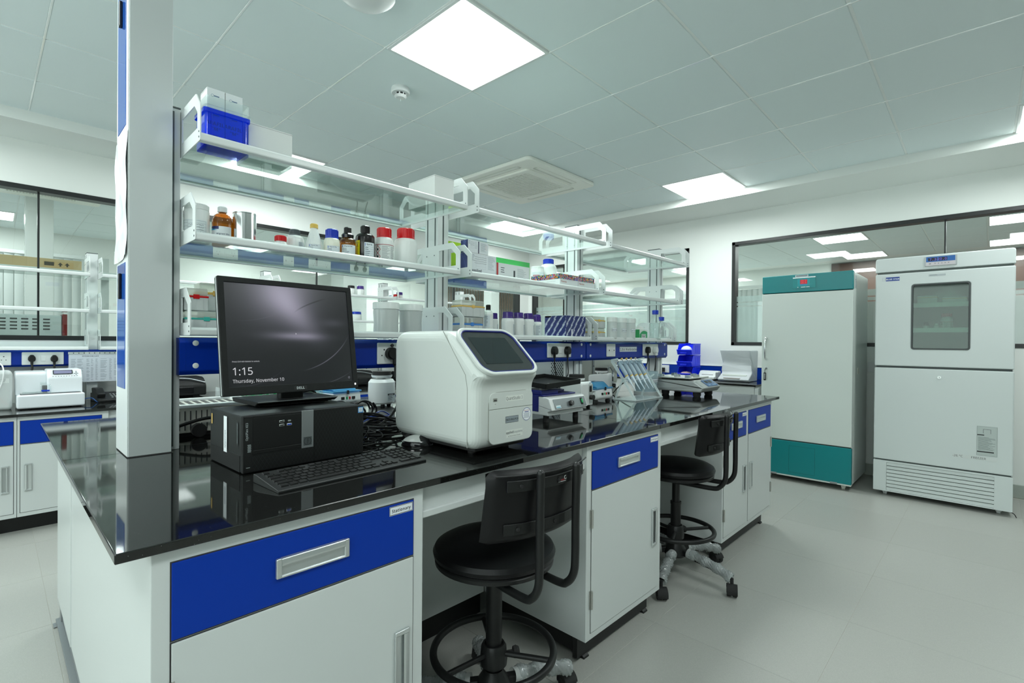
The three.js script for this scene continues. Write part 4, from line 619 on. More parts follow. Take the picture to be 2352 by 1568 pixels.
{ const t = thing('discard_bin', 'translucent bin with a printed label Discard Bin right of the pipettes', 'bin', [3.17, C, -1.74]);
  part('bin_body', lathe([[0, .012], [.07, .012], [.085, .16], [.083, .16], [.068, .015], [0, .015]], 36), phy(lin(.68, .80, .84), .3, { transmission: .6, thickness: 0 }), t); part('foot_tray', lathe([[0, 0], [.082, 0], [.084, .022], [.074, .024], [0, .012]], 36), M.milk, t);
  part('label_sticker', new THREE.CylinderGeometry(.0815, .0795, .024, 20, 1, true, -.62, 1.1).translate(0, .1, 0), printed(.09, .024, (x, a, b) => { x.fillStyle = '#dfe5ea'; x.fillRect(0, 0, a, b); x.strokeStyle = '#2a2d30'; x.lineWidth = b * .08; x.strokeRect(0, 0, a, b); textIn(x, 'Discard Bin', a / 2, b * .54, b * .68, '#24282c', 'serif', 'bold'); }, { res: 4000 }), t);
  for (let k = 0; k < 5; k++) part('pipette_tip', bar([-.03 + k * .012, .016, .01], [-.045 + k * .02, .10 + .01 * (k % 2), -.02 + .01 * k], .003, 8), M.milk, t); }
{ // silver platform shaker that looks like a scale
  const t = thing('bench_scale', 'silver grey scale with a blue display panel on four black feet', 'scale', [3.378, C, -1.38]);
  part('body', sweepX(rpoly([[-.34, .030, .01], [.0, .030, .012], [.024, .064, .008], [-.045, .109, .008], [-.34, .109, .01]]), -.14, .145, .012, 3), phy(lin(.40, .42, .415), .3, { metalness: .3 }), t);
  const mx = new THREE.Matrix4().makeRotationX(-(PI / 2 - .578)).setPosition(.03, .0877, -.0105);
  part('display_panel', plate(rrect(.17, .066, .003), .002).applyMatrix4(mx), phy(lin(.03, .10, .25), .25), t);
  for (const x of [-.035, .025]) part('display', plate(rrect(.048, .024, .001), .0006).translate(x, .012, .0021).applyMatrix4(mx), M.blackGloss, t);
  for (const x of [-.05, -.034, .012, .032, .052]) part('button', plate(rrect(.011, .009, .001), .0008).translate(x, -.02, .0021).applyMatrix4(mx), phy(lin(.25, .42, .6), .3), t);
  part('platform_neck', bb(-.1, .1, .107, .118, -.3, -.1, .004), M.rubber, t); part('platform', bb(-.15, .15, .117, .125, -.36, -.065, .003), M.steel, t);
  for (const [x, z] of [[-.11, -.1], [.02, -.1], [.11, -.16], [-.06, -.2], [.08, -.29], [-.1, -.3]]) { const c = part('clamp', merge(bb(x - .02, x + .02, .124, .128, z - .016, z + .016, .001), bb(x - .02, x - .017, .126, .142, z - .014, z + .014, .001), bb(x + .017, x + .02, .126, .142, z - .014, z + .014, .001)), M.chrome, t); }
  for (const [x, z] of [[-.095, -.045], [.095, -.045], [-.095, -.27], [.095, -.27]]) part('foot', lathe([[0, 0], [.022, 0], [.027, .01], [.027, .028], [.018, .036], [0, .036]].map(p => [p[0], p[1]]), 22).translate(x, 0, z), M.rubber, t);
}
{ // power supply with vents, left behind the computer
  const t = thing('power_supply', 'pale instrument with rows of vent slots behind the column and computer', 'power supply', [.60, C, -2.10], -.05);
  part('cabinet', bb(-.2, .12, .016, .108, -.25, 0, .004), M.cream, t); part('foot_strip', bb(-.19, .11, 0, .017, -.24, -.01, .002), M.rubber, t);
  part('top_rim', merge(bb(-.205, .125, .106, .118, -.255, -.225, .003), bb(-.205, .125, .106, .118, -.03, .005, .003), bb(-.205, -.17, .106, .118, -.255, .005, .003), bb(.085, .125, .106, .118, -.255, .005, .003)), M.plastic, t);
  for (let k = 0; k < 9; k++) part('top_slot', bb(-.165 + k * .028, -.15 + k * .028, .107, .1095, -.22, -.04, .001), M.seam, t);
  for (let k = 0; k < 12; k++) { part('vent_slot', bb(-.17 + k * .0175, -.1665 + k * .0175, .062, .096, -.001, .001), M.seam, t); part('vent_slot', bb(-.17 + k * .0175, -.1665 + k * .0175, .026, .05, -.001, .001), M.seam, t); }
  part('fan_knob', cylZ(.024, .03, -.075, .026, .014, 24), M.rubber, t); sheet('rating_label', t, printed(.05, .055, (x, a, b) => { x.fillStyle = '#5c6a76'; x.fillRect(0, 0, a, b); lines(x, a * .1, b * .08, a * .8, b * .6, 9, '#2f3a44'); x.fillStyle = '#222a33'; x.fillRect(a * .1, b * .72, a * .8, b * .2); }), .05, .055, .085, .075, .0006);
  part('flex', tube([[-.2, .03, .03], [-.12, .055, .035], [-.05, .07, .036], [.03, .062, .035], [.1, .04, .035], [.2, .02, .03]], .006, 40, 8), M.black, t);
}
{ // acrylic rack with green tube strips and one pipette, behind the monitor
  const t = thing('tube_rack', 'clear acrylic rack with green tube blocks behind the monitor', 'tube rack', [.98, C, -2.62]);
  part('base', bb(-.24, .24, 0, .006, -.07, .09, .002), M.clear, t); part('tier', bb(-.24, .24, .05, .056, -.05, .05, .001), M.clear, t); for (const s of [-1, 1]) part('side', bb(s * .236 - .003, s * .236 + .003, 0, .13, -.06, .06, .001), M.clear, t);
  for (let k = 0; k < 4; k++) part('green_block', bb(-.225 + k * .115, -.13 + k * .115, .056, .088, -.04, .0, .002), M.green, t);
  for (let k = 0; k < 14; k++) part('tube_holder', lathe([[.008, 0], [.011, .03], [.0085, .03], [.0075, 0]], 12).translate(-.22 + k * .034, .06, .035), M.clear, t);
  const s = thing('pipette_rack', 'white wire pipette holder behind the left edge of the monitor', 'pipette stand', [.76, C, -2.35]);
  part('frame', merge(bar([-.1, .0, .05], [-.02, .26, -.04], .003), bar([.16, 0, .05], [.22, .26, -.04], .003), bar([-.06, .12, .01], [.19, .12, .01], .003), bar([-.02, .26, -.04], [.22, .26, -.04], .003), bar([-.1, .003, .05], [.16, .003, .05], .003), bar([-.1, .003, -.06], [-.02, .26, -.04], .003), bar([.16, .003, -.06], [.22, .26, -.04], .003)), M.rail, s);
  const p = makePipette('pale blue pipette hanging behind the left edge of the monitor', 'pipette', M.green, M.green); p.position.set(.735, 1.0, -2.33); p.rotation.set(.25, 0, -.32); p.scale.setScalar(1.35);
}
{ // bundle of power and data cords that nobody could count
  const g = [], b = []; const add = (pts, r) => g.push(tube(pts, r, 44, 7));
  const R = (a, c) => a + rnd() * (c - a);
  for (let k = 0; k < 22; k++) { const z0 = R(-1.98, -1.62), y = C + R(.006, .07), h = R(.0, .06); add([[R(.80, .86), y, z0], [R(.9, .96), C + .006 + h, z0 + R(-.1, .1)], [R(.98, 1.04), C + .008 + h * R(.2, 1.2), z0 + R(-.14, .14)], [R(1.1, 1.16), C + .006 + h * .6, z0 + R(-.12, .1)], [R(1.22, 1.3), C + .006, z0 + R(-.2, .05)]], R(.0024, .0048)); }
  for (let k = 0; k < 9; k++) { const cx = R(.84, .94), cz = R(-1.66, -1.54), r = R(.02, .05), a = R(0, 6); add(Array.from({ length: 9 }, (_, i) => [cx + r * Math.cos(a + i * .85) * 1.1, C + .006 + .05 * Math.abs(Math.sin(i * .7 + k)) * (k % 3) / 2, cz + r * Math.sin(a + i * .85)]), .0022); }
  for (let k = 0; k < 6; k++) { const cx = R(1.0, 1.15), cz = R(-2.0, -1.9), r = R(.03, .055); add(Array.from({ length: 10 }, (_, i) => [cx + r * Math.cos(i * .8) , C + .03 + r * .8 * Math.sin(i * .8) + .03, cz + .01 * i / 3]), .004); }
  add([[.70, .999, -1.72], [.76, 1.02, -1.74], [.81, 1.01, -1.76], [.86, .93, -1.8], [.92, .86, -1.82]], .004);
  for (let k = 0; k < 3; k++) b.push(tube([[.82, C + .03 + k * .01, -1.78 - k * .05], [.93, C + .02, -1.74 - k * .06], [1.03, C + .045, -1.78 - k * .04], [1.14, C + .06 - k * .02, -1.86], [1.25, C + .02, -1.95]], .0032, 40, 7));
  const t = thing('cable_tangle', 'tangle of black power cords and blue network cables between computer and analyser', 'cables', [0, 0, 0]); t.userData.kind = 'stuff';
  part('black_cords', g, M.black, t); part('blue_cords', b, phy(lin(.005, .06, .42), .35), t, 'blue network cables'); part('cable_ties', merge(...[[1.0, C + .03, -1.80], [.93, C + .02, -1.6]].map(p => new THREE.TorusGeometry(.018, .002, 6, 20).rotateY(1).translate(...p))), M.plastic, t);
}

// ---------- things on the glass shelves ----------
const Y3 = 1.8016, Y2 = 1.5146, Y1 = 1.2246;
const handText = (x, a, b, n) => { x.strokeStyle = '#3b3f48'; x.lineWidth = Math.max(1, b * .012); for (let i = 0; i < n; i++) { x.beginPath(); let u = a * .3; const v = b * (.25 + .6 * i / n); x.moveTo(u, v); while (u < a * .85) { u += a * .02; x.lineTo(u, v + (rnd() - .5) * b * .05); } x.stroke(); } };
const LBL = {
  form: printed(.1, .08, (x, a, b) => { x.fillStyle = '#dbe3e4'; x.fillRect(0, 0, a, b); x.strokeStyle = '#8a9498'; x.lineWidth = 2; x.strokeRect(a * .04, b * .05, a * .92, b * .9); for (let i = 1; i < 6; i++) { x.beginPath(); x.moveTo(a * .04, b * i / 6); x.lineTo(a * .96, b * i / 6); x.stroke(); } x.beginPath(); x.moveTo(a * .28, b * .05); x.lineTo(a * .28, b * .95); x.stroke(); handText(x, a, b, 5); }, { res: 2600 }),
  reagent: printed(.1, .08, (x, a, b) => { x.fillStyle = '#dfe6ea'; x.fillRect(0, 0, a, b); x.strokeStyle = '#4e5a66'; x.lineWidth = 2; x.strokeRect(1, 1, a - 2, b - 2); textIn(x, 'Migrant Bio', a * .45, b * .12, b * .12, '#2f3a52', 'sans-serif', 'bold'); x.fillStyle = '#3a57a8'; x.fillRect(a * .06, b * .05, a * .05, b * .16); x.strokeStyle = '#9aa4ac'; for (let i = 2; i < 8; i++) { x.beginPath(); x.moveTo(0, b * i / 8); x.lineTo(a, b * i / 8); x.stroke(); } lines(x, a * .06, b * .28, a * .5, b * .66, 6, '#6a7480'); }, { res: 2600 }),
  hazard: printed(.12, .075, (x, a, b) => { x.fillStyle = '#dde2df'; x.fillRect(0, 0, a, b); x.fillStyle = '#a23c44'; x.fillRect(0, 0, a, b * .035); for (const v of [.3, .72]) { x.strokeStyle = '#b0323a'; x.lineWidth = b * .03; x.beginPath(); x.moveTo(a * .17, b * (v - .22)); x.lineTo(a * .29, b * v); x.lineTo(a * .17, b * (v + .22)); x.lineTo(a * .05, b * v); x.closePath(); x.fillStyle = '#eceeed'; x.fill(); x.stroke(); x.fillStyle = '#222'; x.fillRect(a * .13, b * (v - .06), a * .08, b * .12); } lines(x, a * .36, b * .1, a * .34, b * .85, 18, '#7b8284'); lines(x, a * .73, b * .1, a * .24, b * .85, 18, '#7b8284'); }, { res: 2600 }),
  blueWhite: printed(.1, .08, (x, a, b) => { x.fillStyle = '#dfe4e6'; x.fillRect(0, 0, a, b); x.fillStyle = '#12265e'; x.fillRect(0, 0, a * .45, b * .18); x.fillStyle = '#29a3c8'; x.beginPath(); x.moveTo(0, b * .1); x.lineTo(a * .4, b * .24); x.lineTo(0, b * .24); x.fill(); textIn(x, 'Migrant Bio', a * .62, b * .45, b * .12, '#2f3a52', 'sans-serif', 'bold'); lines(x, a * .1, b * .55, a * .8, b * .4, 5, '#77828c'); }, { res: 2600 }),
  side: printed(.06, .08, (x, a, b) => { x.fillStyle = '#cfd8dc'; x.fillRect(0, 0, a, b); lines(x, a * .06, b * .05, a * .6, b * .9, 16, '#56606a'); }, { res: 2600 }),
  yellow: printed(.03, .08, (x, a, b) => { x.fillStyle = '#d9dc1e'; x.fillRect(0, 0, a, b); lines(x, a * .2, b * .1, a * .6, b * .25, 4, '#5a5c10'); }, { res: 2000 }),
};
// lathed bottle: profile by radius R, shoulder start/end, neck, and cap; label wraps part of the body
function bottle(name, label, category, [x, y, z], o, group) {
  const t = thing(name, label, category, [x, y, z], 0, group), { R, s0, s1, rn, mat, cap, rc, c0, c1 } = o, k = Math.min(.008, R * .2);
  const pts = [[0, .001], [R - k, 0], [R - k * .3, k * .3], [R, k], [R, s0]]; const n = 7; for (let i = 1; i <= n; i++) { const a = i / n; if (o.cone) pts.push([R + (rn - R) * a, s0 + (s1 - s0) * a]); else pts.push([rn + (R - rn) * Math.cos(a * PI / 2), s0 + (s1 - s0) * Math.sin(a * PI / 2)]); }
  pts.push([rn, c0 + .002], [0, c0 + .002]); part('body', lathe(pts, 36), mat, t);
  if (cap) { const g = [lathe([[rn * .5, c0], [rc, c0], [rc, c1 - .003], [rc - .003, c1], [0, c1]], 30)]; if (o.ring) g.push(lathe([[rn, c0 - .008], [rc * 1.06, c0 - .008], [rc * 1.06, c0 - .001], [rn, c0 - .001]], 30)); if (o.ribs) for (let i = 0; i < 26; i++) g.push(box(.0012, (c1 - c0) * .75, .002, rc * Math.cos(i * PI / 13), (c0 + c1) / 2 - .001, rc * Math.sin(i * PI / 13)).rotateY(0)); part('cap', g, cap, t); }
  for (const [m, y0, y1, th, w] of o.labels ?? []) part('label', new THREE.CylinderGeometry(R + .0006, R + .0006, y1 - y0, 28, 1, true, th - w / 2, w).translate(0, (y0 + y1) / 2, 0), m, t);
  return t;
}
const K = -.5; // direction of the camera as seen from the shelf
bottle('reagent_jar', 'large white plastic jar with a handwritten label, next to the column', 'jar', [.468, Y2, -1.9], { R: .037, s0: .1, s1: .112, rn: .034, mat: M.hdpe, cap: M.hdpe, rc: .0355, c0: .112, c1: .13, labels: [[LBL.form, .008, .075, K, 2.2]] });
bottle('reagent_bottle', 'amber glass bottle with a white screw cap beside the metal tin', 'bottle', [.543, Y2, -1.895], { R: .031, s0: .085, s1: .113, rn: .0115, mat: M.amber, cap: M.plastic, rc: .0145, c0: .118, c1: .137, labels: [[LBL.blueWhite, .01, .066, K, 2.4]] });
{ const t = thing('metal_tin', 'shiny metal tin with a side seam and no label', 'tin', [.605, Y2, -1.868]); part('wall', lathe([[0, .002], [.036, .002], [.0375, 0], [.0375, .003], [.0365, .004], [.0365, .117], [.0375, .118], [.0375, .121], [.035, .121], [.035, .118], [0, .118]], 40), M.chrome, t); part('seam', box(.002, .113, .001, 0, .06, .0368).rotateY(K + .12), M.aluDark, t); }
bottle('reagent_bottle', 'small bottle whose red ribbed cap just shows above the middle shelf rail', 'bottle', [.719, Y2, -1.85], { R: .021, s0: .03, s1: .038, rn: .017, mat: M.hdpe, cap: M.red, rc: .0195, c0: .0405, c1: .0605, ribs: true });
bottle('reagent_bottle', 'white bottle with a dark grey cap between the red capped and yellow capped bottles', 'bottle', [.783, Y2, -1.882], { R: .033, s0: .055, s1: .076, rn: .017, mat: M.hdpe, cap: M.greyCap, rc: .0185, c0: .08, c1: .098, ring: true, ribs: true, labels: [[LBL.side, .01, .05, K + .9, .8]] });
bottle('reagent_bottle', 'tall conical white bottle with a yellow cap', 'bottle', [.842, Y2, -1.85], { R: .031, s0: .045, s1: .105, rn: .0125, cone: true, mat: M.hdpe, cap: M.yellow, rc: .0145, c0: .108, c1: .125, labels: [[LBL.reagent, .006, .044, K + .2, 1.5]] });
bottle('reagent_bottle', 'cream bottle with a big blue cap', 'bottle', [.903, Y2, -1.83], { R: .030, s0: .052, s1: .078, rn: .02, mat: M.creamy, cap: M.blueCap, rc: .023, c0: .082, c1: .111, ring: true, ribs: true, labels: [[LBL.reagent, .004, .045, K + .3, 1.7]] });
bottle('reagent_bottle', 'amber glass bottle with a stepped black cap', 'bottle', [.968, Y2, -1.83], { R: .0315, s0: .06, s1: .088, rn: .016, mat: M.amber, cap: M.black, rc: .0145, c0: .104, c1: .13, labels: [[LBL.reagent, .006, .058, K + .2, 1.9]] });
{ const o = scene.children[scene.children.length - 1]; part('collar', lathe([[.012, .086], [.022, .088], [.023, .1], [.018, .106], [.012, .106]], 30), M.blackGloss, o); }
bottle('reagent_bottle', 'dark brown bottle with a yellow side label and dark cap', 'bottle', [1.044, Y2, -1.83], { R: .038, s0: .098, s1: .118, rn: .0155, mat: M.darkBottle, cap: M.darkBottle, rc: .0175, c0: .121, c1: .149, ribs: true, labels: [[LBL.reagent, .008, .078, K + .5, 1.2], [LBL.yellow, .008, .085, K - .85, .55]] });
bottle('reagent_bottle', 'white bottle with a red cap and a red diamond hazard label', 'bottle', [1.1315, Y2, -1.83], { R: .0385, s0: .088, s1: .115, rn: .026, mat: M.hdpe, cap: M.red, rc: .029, c0: .119, c1: .154, ribs: true, ring: true, labels: [[LBL.hazard, .012, .082, K + .1, 2.6]] });
bottle('reagent_bottle', 'largest white bottle with a red cap and no label, at the right end', 'bottle', [1.238, Y2, -1.83], { R: .05, s0: .095, s1: .126, rn: .033, mat: M.hdpe, cap: M.red, rc: .0365, c0: .13, c1: .168, ribs: true, ring: true });
// cartons: a closed box with a printed front and a coloured side
function carton(label, x0, x1, y0, y1, z0, z1, mat, faces = [], group, name = 'carton') {
  const cx = (x0 + x1) / 2, cz = (z0 + z1) / 2, t = thing(name, label, 'box', [cx, y0, cz], 0, group), w = x1 - x0, h = y1 - y0, d = Math.abs(z1 - z0);
  part('box_body', bb(-w / 2, w / 2, 0, h, -d / 2, d / 2, .001, 1), mat, t); part('lid_fold', merge(bb(-w / 2 - .0003, w / 2 + .0003, h - .0045, h - .0035, -d / 2 - .0003, d / 2 + .0003)), std(lin(.3, .31, .31), .8), t);
  for (const f of faces) { const m = f.mat ?? printed(f.side ? d : w, f.h ?? h, f.draw, { res: 2400, bg: f.bg ?? '#dfe4e4', maxPx: 512 }); const fh = f.h ?? h, fy = (f.y ?? 0) + fh / 2;
    if (f.side) sheet('printed_side', t, m, d - .001, fh - .001, -w / 2 - .0005, fy, 0, -PI / 2); else sheet('printed_front', t, m, w - .001, fh - .001, 0, fy, d / 2 + .0005); }
  return t;
}
const kit = (x, a, b) => { x.fillStyle = '#dfe4e8'; x.fillRect(0, 0, a, b); lines(x, a * .05, b * .06, a * .2, b * .3, 6, '#8d98a2'); x.strokeStyle = '#9aa5ae'; x.strokeRect(a * .27, b * .06, a * .35, b * .6); for (let i = 1; i < 6; i++) { x.beginPath(); x.moveTo(a * .27, b * (.06 + i * .1)); x.lineTo(a * .62, b * (.06 + i * .1)); x.stroke(); } handText(x, a * .75, b * .6, 4); lines(x, a * .7, b * .08, a * .26, b * .6, 12, '#a3adb4'); };
const navyArt = (x, a, b) => { x.fillStyle = '#16245c'; x.fillRect(0, 0, a, b); x.strokeStyle = '#6f86c4'; for (let i = 0; i < 12; i++) { x.lineWidth = 1 + rnd() * 4; x.globalAlpha = .5; x.beginPath(); x.moveTo(rnd() * a, b); x.quadraticCurveTo(rnd() * a, rnd() * b, rnd() * a, 0); x.stroke(); } x.globalAlpha = 1; x.fillStyle = '#e6eaf2'; x.font = `bold ${a * .5}px sans-serif`; x.fillText('d', a * .1, b * .9); };
carton('lime green carton behind the bracket right of the second rack post', 1.548, 1.66, Y2, 1.694, -2.06, -1.925, M.lime, [{ draw: (x, a, b) => { x.fillStyle = '#a2cc1c'; x.fillRect(0, 0, a, b); x.fillStyle = '#1f7a3a'; x.beginPath(); x.arc(a * .45, b * .2, a * .16, 0, 7); x.fill(); x.fillStyle = '#dfeecf'; x.fillRect(a * .2, b * .17, a * .5, b * .05); } }]);
carton('white kit box printed applied biosystems, lying under two smaller kit boxes', 1.552, 1.738, Y2, 1.623, -1.835, -1.782, M.card, [{ draw: (x, a, b) => { kit(x, a, b); x.textAlign = 'left'; x.textBaseline = 'middle'; x.fillStyle = '#23282c'; x.font = `bold ${b * .17}px sans-serif`; x.fillText('applied', a * .12, b * .76); x.fillStyle = '#565e64'; x.font = `${b * .16}px sans-serif`; x.fillText('biosystems', a * .12, b * .91); } }, { side: 1, draw: navyArt }]);
carton('small white kit box with a blue side, upper left of the stacked kit boxes', 1.553, 1.616, 1.6234, 1.684, -1.835, -1.783, M.card, [{ draw: kit }, { side: 1, draw: navyArt }]);
carton('small white kit box with a dark edge, upper right of the stacked kit boxes', 1.6175, 1.684, 1.6234, 1.682, -1.835, -1.783, M.card, [{ draw: (x, a, b) => { x.fillStyle = '#d9dfe2'; x.fillRect(0, 0, a, b); x.fillStyle = '#1b2250'; x.fillRect(0, 0, a * .08, b); lines(x, a * .25, b * .12, a * .6, b * .7, 10, '#9aa4ab'); x.strokeStyle = '#c2505a'; x.strokeRect(a * .72, b * .3, a * .14, b * .3); } }]);
carton('flat box with a bright green lid behind the red striped box', 1.765, 2.055, Y2, 1.637, -1.93, -1.842, M.card, [{ draw: (x, a, b) => { x.fillStyle = '#41b95c'; x.fillRect(0, 0, a, b); } }]);
carton('white box with a red left edge in front of the green lidded box', 1.7415, 1.985, Y2, 1.597, -1.834, -1.782, M.card, [{ draw: (x, a, b) => { x.fillStyle = '#dde1e2'; x.fillRect(0, 0, a, b); x.fillStyle = '#b3262c'; x.fillRect(0, 0, a * .045, b); lines(x, a * .12, b * .25, a * .16, b * .4, 3, '#4b5156'); x.fillStyle = '#33383c'; x.fillRect(a * .5, b * .35, a * .05, b * .4); lines(x, a * .62, b * .2, a * .3, b * .6, 9, '#a3abb0'); } }, { side: 1, draw: (x, a, b) => { x.fillStyle = '#b3262c'; x.fillRect(0, 0, a, b); x.fillStyle = '#d98'; x.fillRect(a * .3, b * .2, a * .15, b * .6); } }]);
bottle('reagent_jar', 'small white jar with faint red print left of the blue capped bottle', 'jar', [2.365, Y2, -2.055], { R: .041, s0: .14, s1: .145, rn: .039, mat: M.hdpe, cap: M.hdpe, rc: .041, c0: .144, c1: .157, labels: [[printed(.1, .07, (x, a, b) => { x.fillStyle = '#d5dfe2'; x.fillRect(0, 0, a, b); x.fillStyle = '#b2666c'; x.fillRect(a * .1, b * .2, a * .5, b * .06); lines(x, a * .1, b * .35, a * .7, b * .5, 4, '#b5bec2'); }, { res: 1200 }), .03, .12, -.7, 2.2]] });
bottle('reagent_bottle', 'white bottle with a blue cap behind the colourful boxes', 'bottle', [2.472, Y2, -2.055], { R: .054, s0: .15, s1: .184, rn: .03, mat: M.hdpe, cap: M.blueCap, rc: .0335, c0: .187, c1: .217, ribs: true });
const confetti = (x, a, b) => { x.fillStyle = '#1c1a1c'; x.fillRect(0, 0, a, b); const col = ['#d63a3a', '#e0892b', '#2f9e58', '#3a6fd0', '#7c4fb0', '#e3c542', '#42a9c2', '#c94b8a']; for (let i = 0; i < 260; i++) { x.fillStyle = col[i % 8]; x.beginPath(); x.ellipse(rnd() * a, rnd() * b, b * .075, b * .14, rnd() * 3, 0, 7); x.fill(); } };
for (const [i, x0, x1] of [[0, 2.228, 2.397], [1, 2.4, 2.568]]) carton(i ? 'flat white box with a black confetti patterned lid, right one of the pair' : 'flat white box with a black confetti patterned lid, left one with wide pale side', x0, x1, Y2, 1.592, -1.985, -1.765, M.card, [
  { h: .03, y: .0474, draw: (x, a, b) => { confetti(x, a, b); textIn(x, 'protein', a * .8, b * .3, b * .3, '#e8e8e8', 'sans-serif', 'bold'); } }, { h: .047, y: 0, draw: (x, a, b) => { x.fillStyle = '#dadfe0'; x.fillRect(0, 0, a, b); textIn(x, 'Thermo', a * .2, b * .28, b * .3, '#a05040', 'sans-serif', 'bold'); } },
  ...(i ? [] : [{ side: 1, h: .03, y: .0474, draw: confetti }, { side: 1, h: .047, y: 0, draw: (x, a, b) => { x.fillStyle = '#e4e8e8'; x.fillRect(0, 0, a, b); handText(x, a, b, 1); } }])]);
// top shelf
{ const t = thing('storage_bin', 'transparent blue plastic bin holding two cartons on the top shelf', 'bin', [.5135, Y3, -1.795]); const w = .062, d = .05, h = .112;
  const wall = (y0, y1, e) => { const o = rrect(2 * (w + e), 2 * (d + e), .008); o.holes.push(rrect(2 * (w + e) - .005, 2 * (d + e) - .005, .006)); return plate(o, y1 - y0).rotateX(-PI / 2).translate(0, y0, 0); };
  part('bin_wall', merge(wall(.002, h, 0), bb(-w + .002, w - .002, 0, .003, -d + .002, d - .002)), M.clearBlue, t); part('rim', wall(h - .012, h, .005), M.clearBlue, t); for (const s of [-1, 1]) for (const z of [d + .0015, -d - .0015]) part('rib', bb(s * .045 - .0012, s * .045 + .0012, .005, h - .012, z - .0015, z + .0015), M.clearBlue, t); }
for (const [i, x0, x1] of [[0, .461, .5115], [1, .513, .5635]]) carton(i ? 'white film carton standing in the blue bin, right one of the two' : 'white film carton standing in the blue bin, left one of the two', x0, x1, Y3 + .0035, 1.986, -1.835, -1.765, M.card, [{ draw: (x, a, b) => { x.fillStyle = '#e3e9ea'; x.fillRect(0, 0, a, b); textIn(x, 'PARAFILM', a / 2, b * .60, b * .085, '#14203c', 'sans-serif', 'bold'); textIn(x, '"M"', a / 2, b * .69, b * .08, '#14203c', 'sans-serif', 'bold'); for (const v of [.12, .45]) { x.strokeStyle = '#5a7290'; x.lineWidth = 2; x.beginPath(); x.arc(a * .3, b * v, b * .022, 0, 7); x.stroke(); x.fillStyle = '#5a7290'; x.fillRect(a * .38, b * (v - .01), a * .3, b * .02); } lines(x, a * .15, b * .8, a * .7, b * .14, 4, '#556'); } }]);
{ const t = thing('clear_lid', 'clear plastic lid pushed over the cartons above the blue bin', 'lid', [.5175, Y3 + .1125, -1.797]); const o = rrect(.135, .108, .01); o.holes.push(rrect(.118, .092, .006));
  part('lid_rim', plate(o, .012, .002).rotateX(-PI / 2), M.clear, t); const q = rrect(.124, .098, .008); q.holes.push(rrect(.1155, .0895, .005)); part('lid_wall', plate(q, .03, .001).rotateX(-PI / 2).translate(0, .012, 0), M.clear, t); }
carton('long plain white box beside the blue bin on the top shelf', .585, .728, Y3, 1.92, -1.89, -1.775, M.card);
carton('white carton standing at the right end of the top shelf near the air conditioner', 1.324, 1.431, Y3, 1.922, -1.937, -1.742, M.card);
// lowest shelf: pipette tip boxes
M.cover = phy(lin(.82, .84, .80), .25, { transmission: .7, thickness: 0 });
function tipBox(label, [x, y, z], w, h, d, lid, tips, group) {
  const t = thing('pipette_tip_box', label, 'tip box', [x, y, z], 0, group); const b = h * .58;
  part('tray', merge(bb(-w / 2, w / 2, 0, b, -d / 2, -d / 2 + .0015), bb(-w / 2, w / 2, 0, b, d / 2 - .0015, d / 2), bb(-w / 2, -w / 2 + .0015, 0, b, -d / 2, d / 2), bb(w / 2 - .0015, w / 2, 0, b, -d / 2, d / 2), bb(-w / 2, w / 2, 0, .002, -d / 2, d / 2), ...[-.3, 0, .3].map(k => bb(k * w - .001, k * w + .001, .004, b, d / 2, d / 2 + .0012))), M.milk, t);
  part('tip_rack', bb(-w / 2 - .001, w / 2 + .001, b, b + h * .09, -d / 2 - .001, d / 2 + .001, .002), lid, t); part('cover', merge(bb(-w / 2 + .001, w / 2 - .001, b + h * .09, h, -d / 2 + .001, d / 2 - .001, .006)), M.cover, t); part('clasp', bb(-.009, .009, b - .004, b + h * .14, d / 2, d / 2 + .003, .001), lid, t);
  const g = []; for (let i = 0; i < 6; i++) for (let j = 0; j < 3; j++) g.push(cyl(.001, .003, b * .8, -w * .38 + i * w * .152, b * .12, -d * .3 + j * d * .3, 6)); const tp = part('tips', merge(...g), tips ?? M.milk, t); return t;
}
const aqua = phy(lin(.05, .42, .36), .3), tipAmber = phy(lin(.75, .52, .28), .4), lightBlue = phy(lin(.05, .22, .62), .3), amberPl = phy(lin(.72, .46, .12), .35), salmon = phy(lin(.75, .50, .40), .4);
tipBox('tip box with an aqua green rack at the bottom of the stack beside the column', [.496, Y1, -1.93], .125, .070, .08, aqua);
tipBox('pipette tip box with a red rack stacked on the aqua green one', [.468, Y1 + .0705, -1.935], .072, .075, .07, M.red, salmon);
tipBox('pipette tip box with a blue rack behind the left edge of the monitor', [.56, Y1, -2.03], .1, .075, .08, M.blueCap);
tipBox('tall tip box with amber tips, left of the monitor', [.55, Y1 + .0755, -2.03], .1, .1, .08, amberPl, tipAmber);
tipBox('tip box with an orange yellow rack on a blue one, beside the second post', [1.626, Y1 + .0965, -1.862], .152, .08, .075, amberPl, tipAmber);
tipBox('tip box with a light blue rack under the orange yellow one', [1.62, Y1, -1.862], .14, .096, .075, lightBlue);
tipBox('tip box with a yellow rack, upper of two at the left of the farthest shelf', [2.735, Y1 + .0705, -1.885], .14, .078, .09, M.yellow, tipAmber);
tipBox('tip box with a yellow rack, lower of two at the left of the farthest shelf', [2.735, Y1, -1.885], .14, .07, .09, M.yellow);
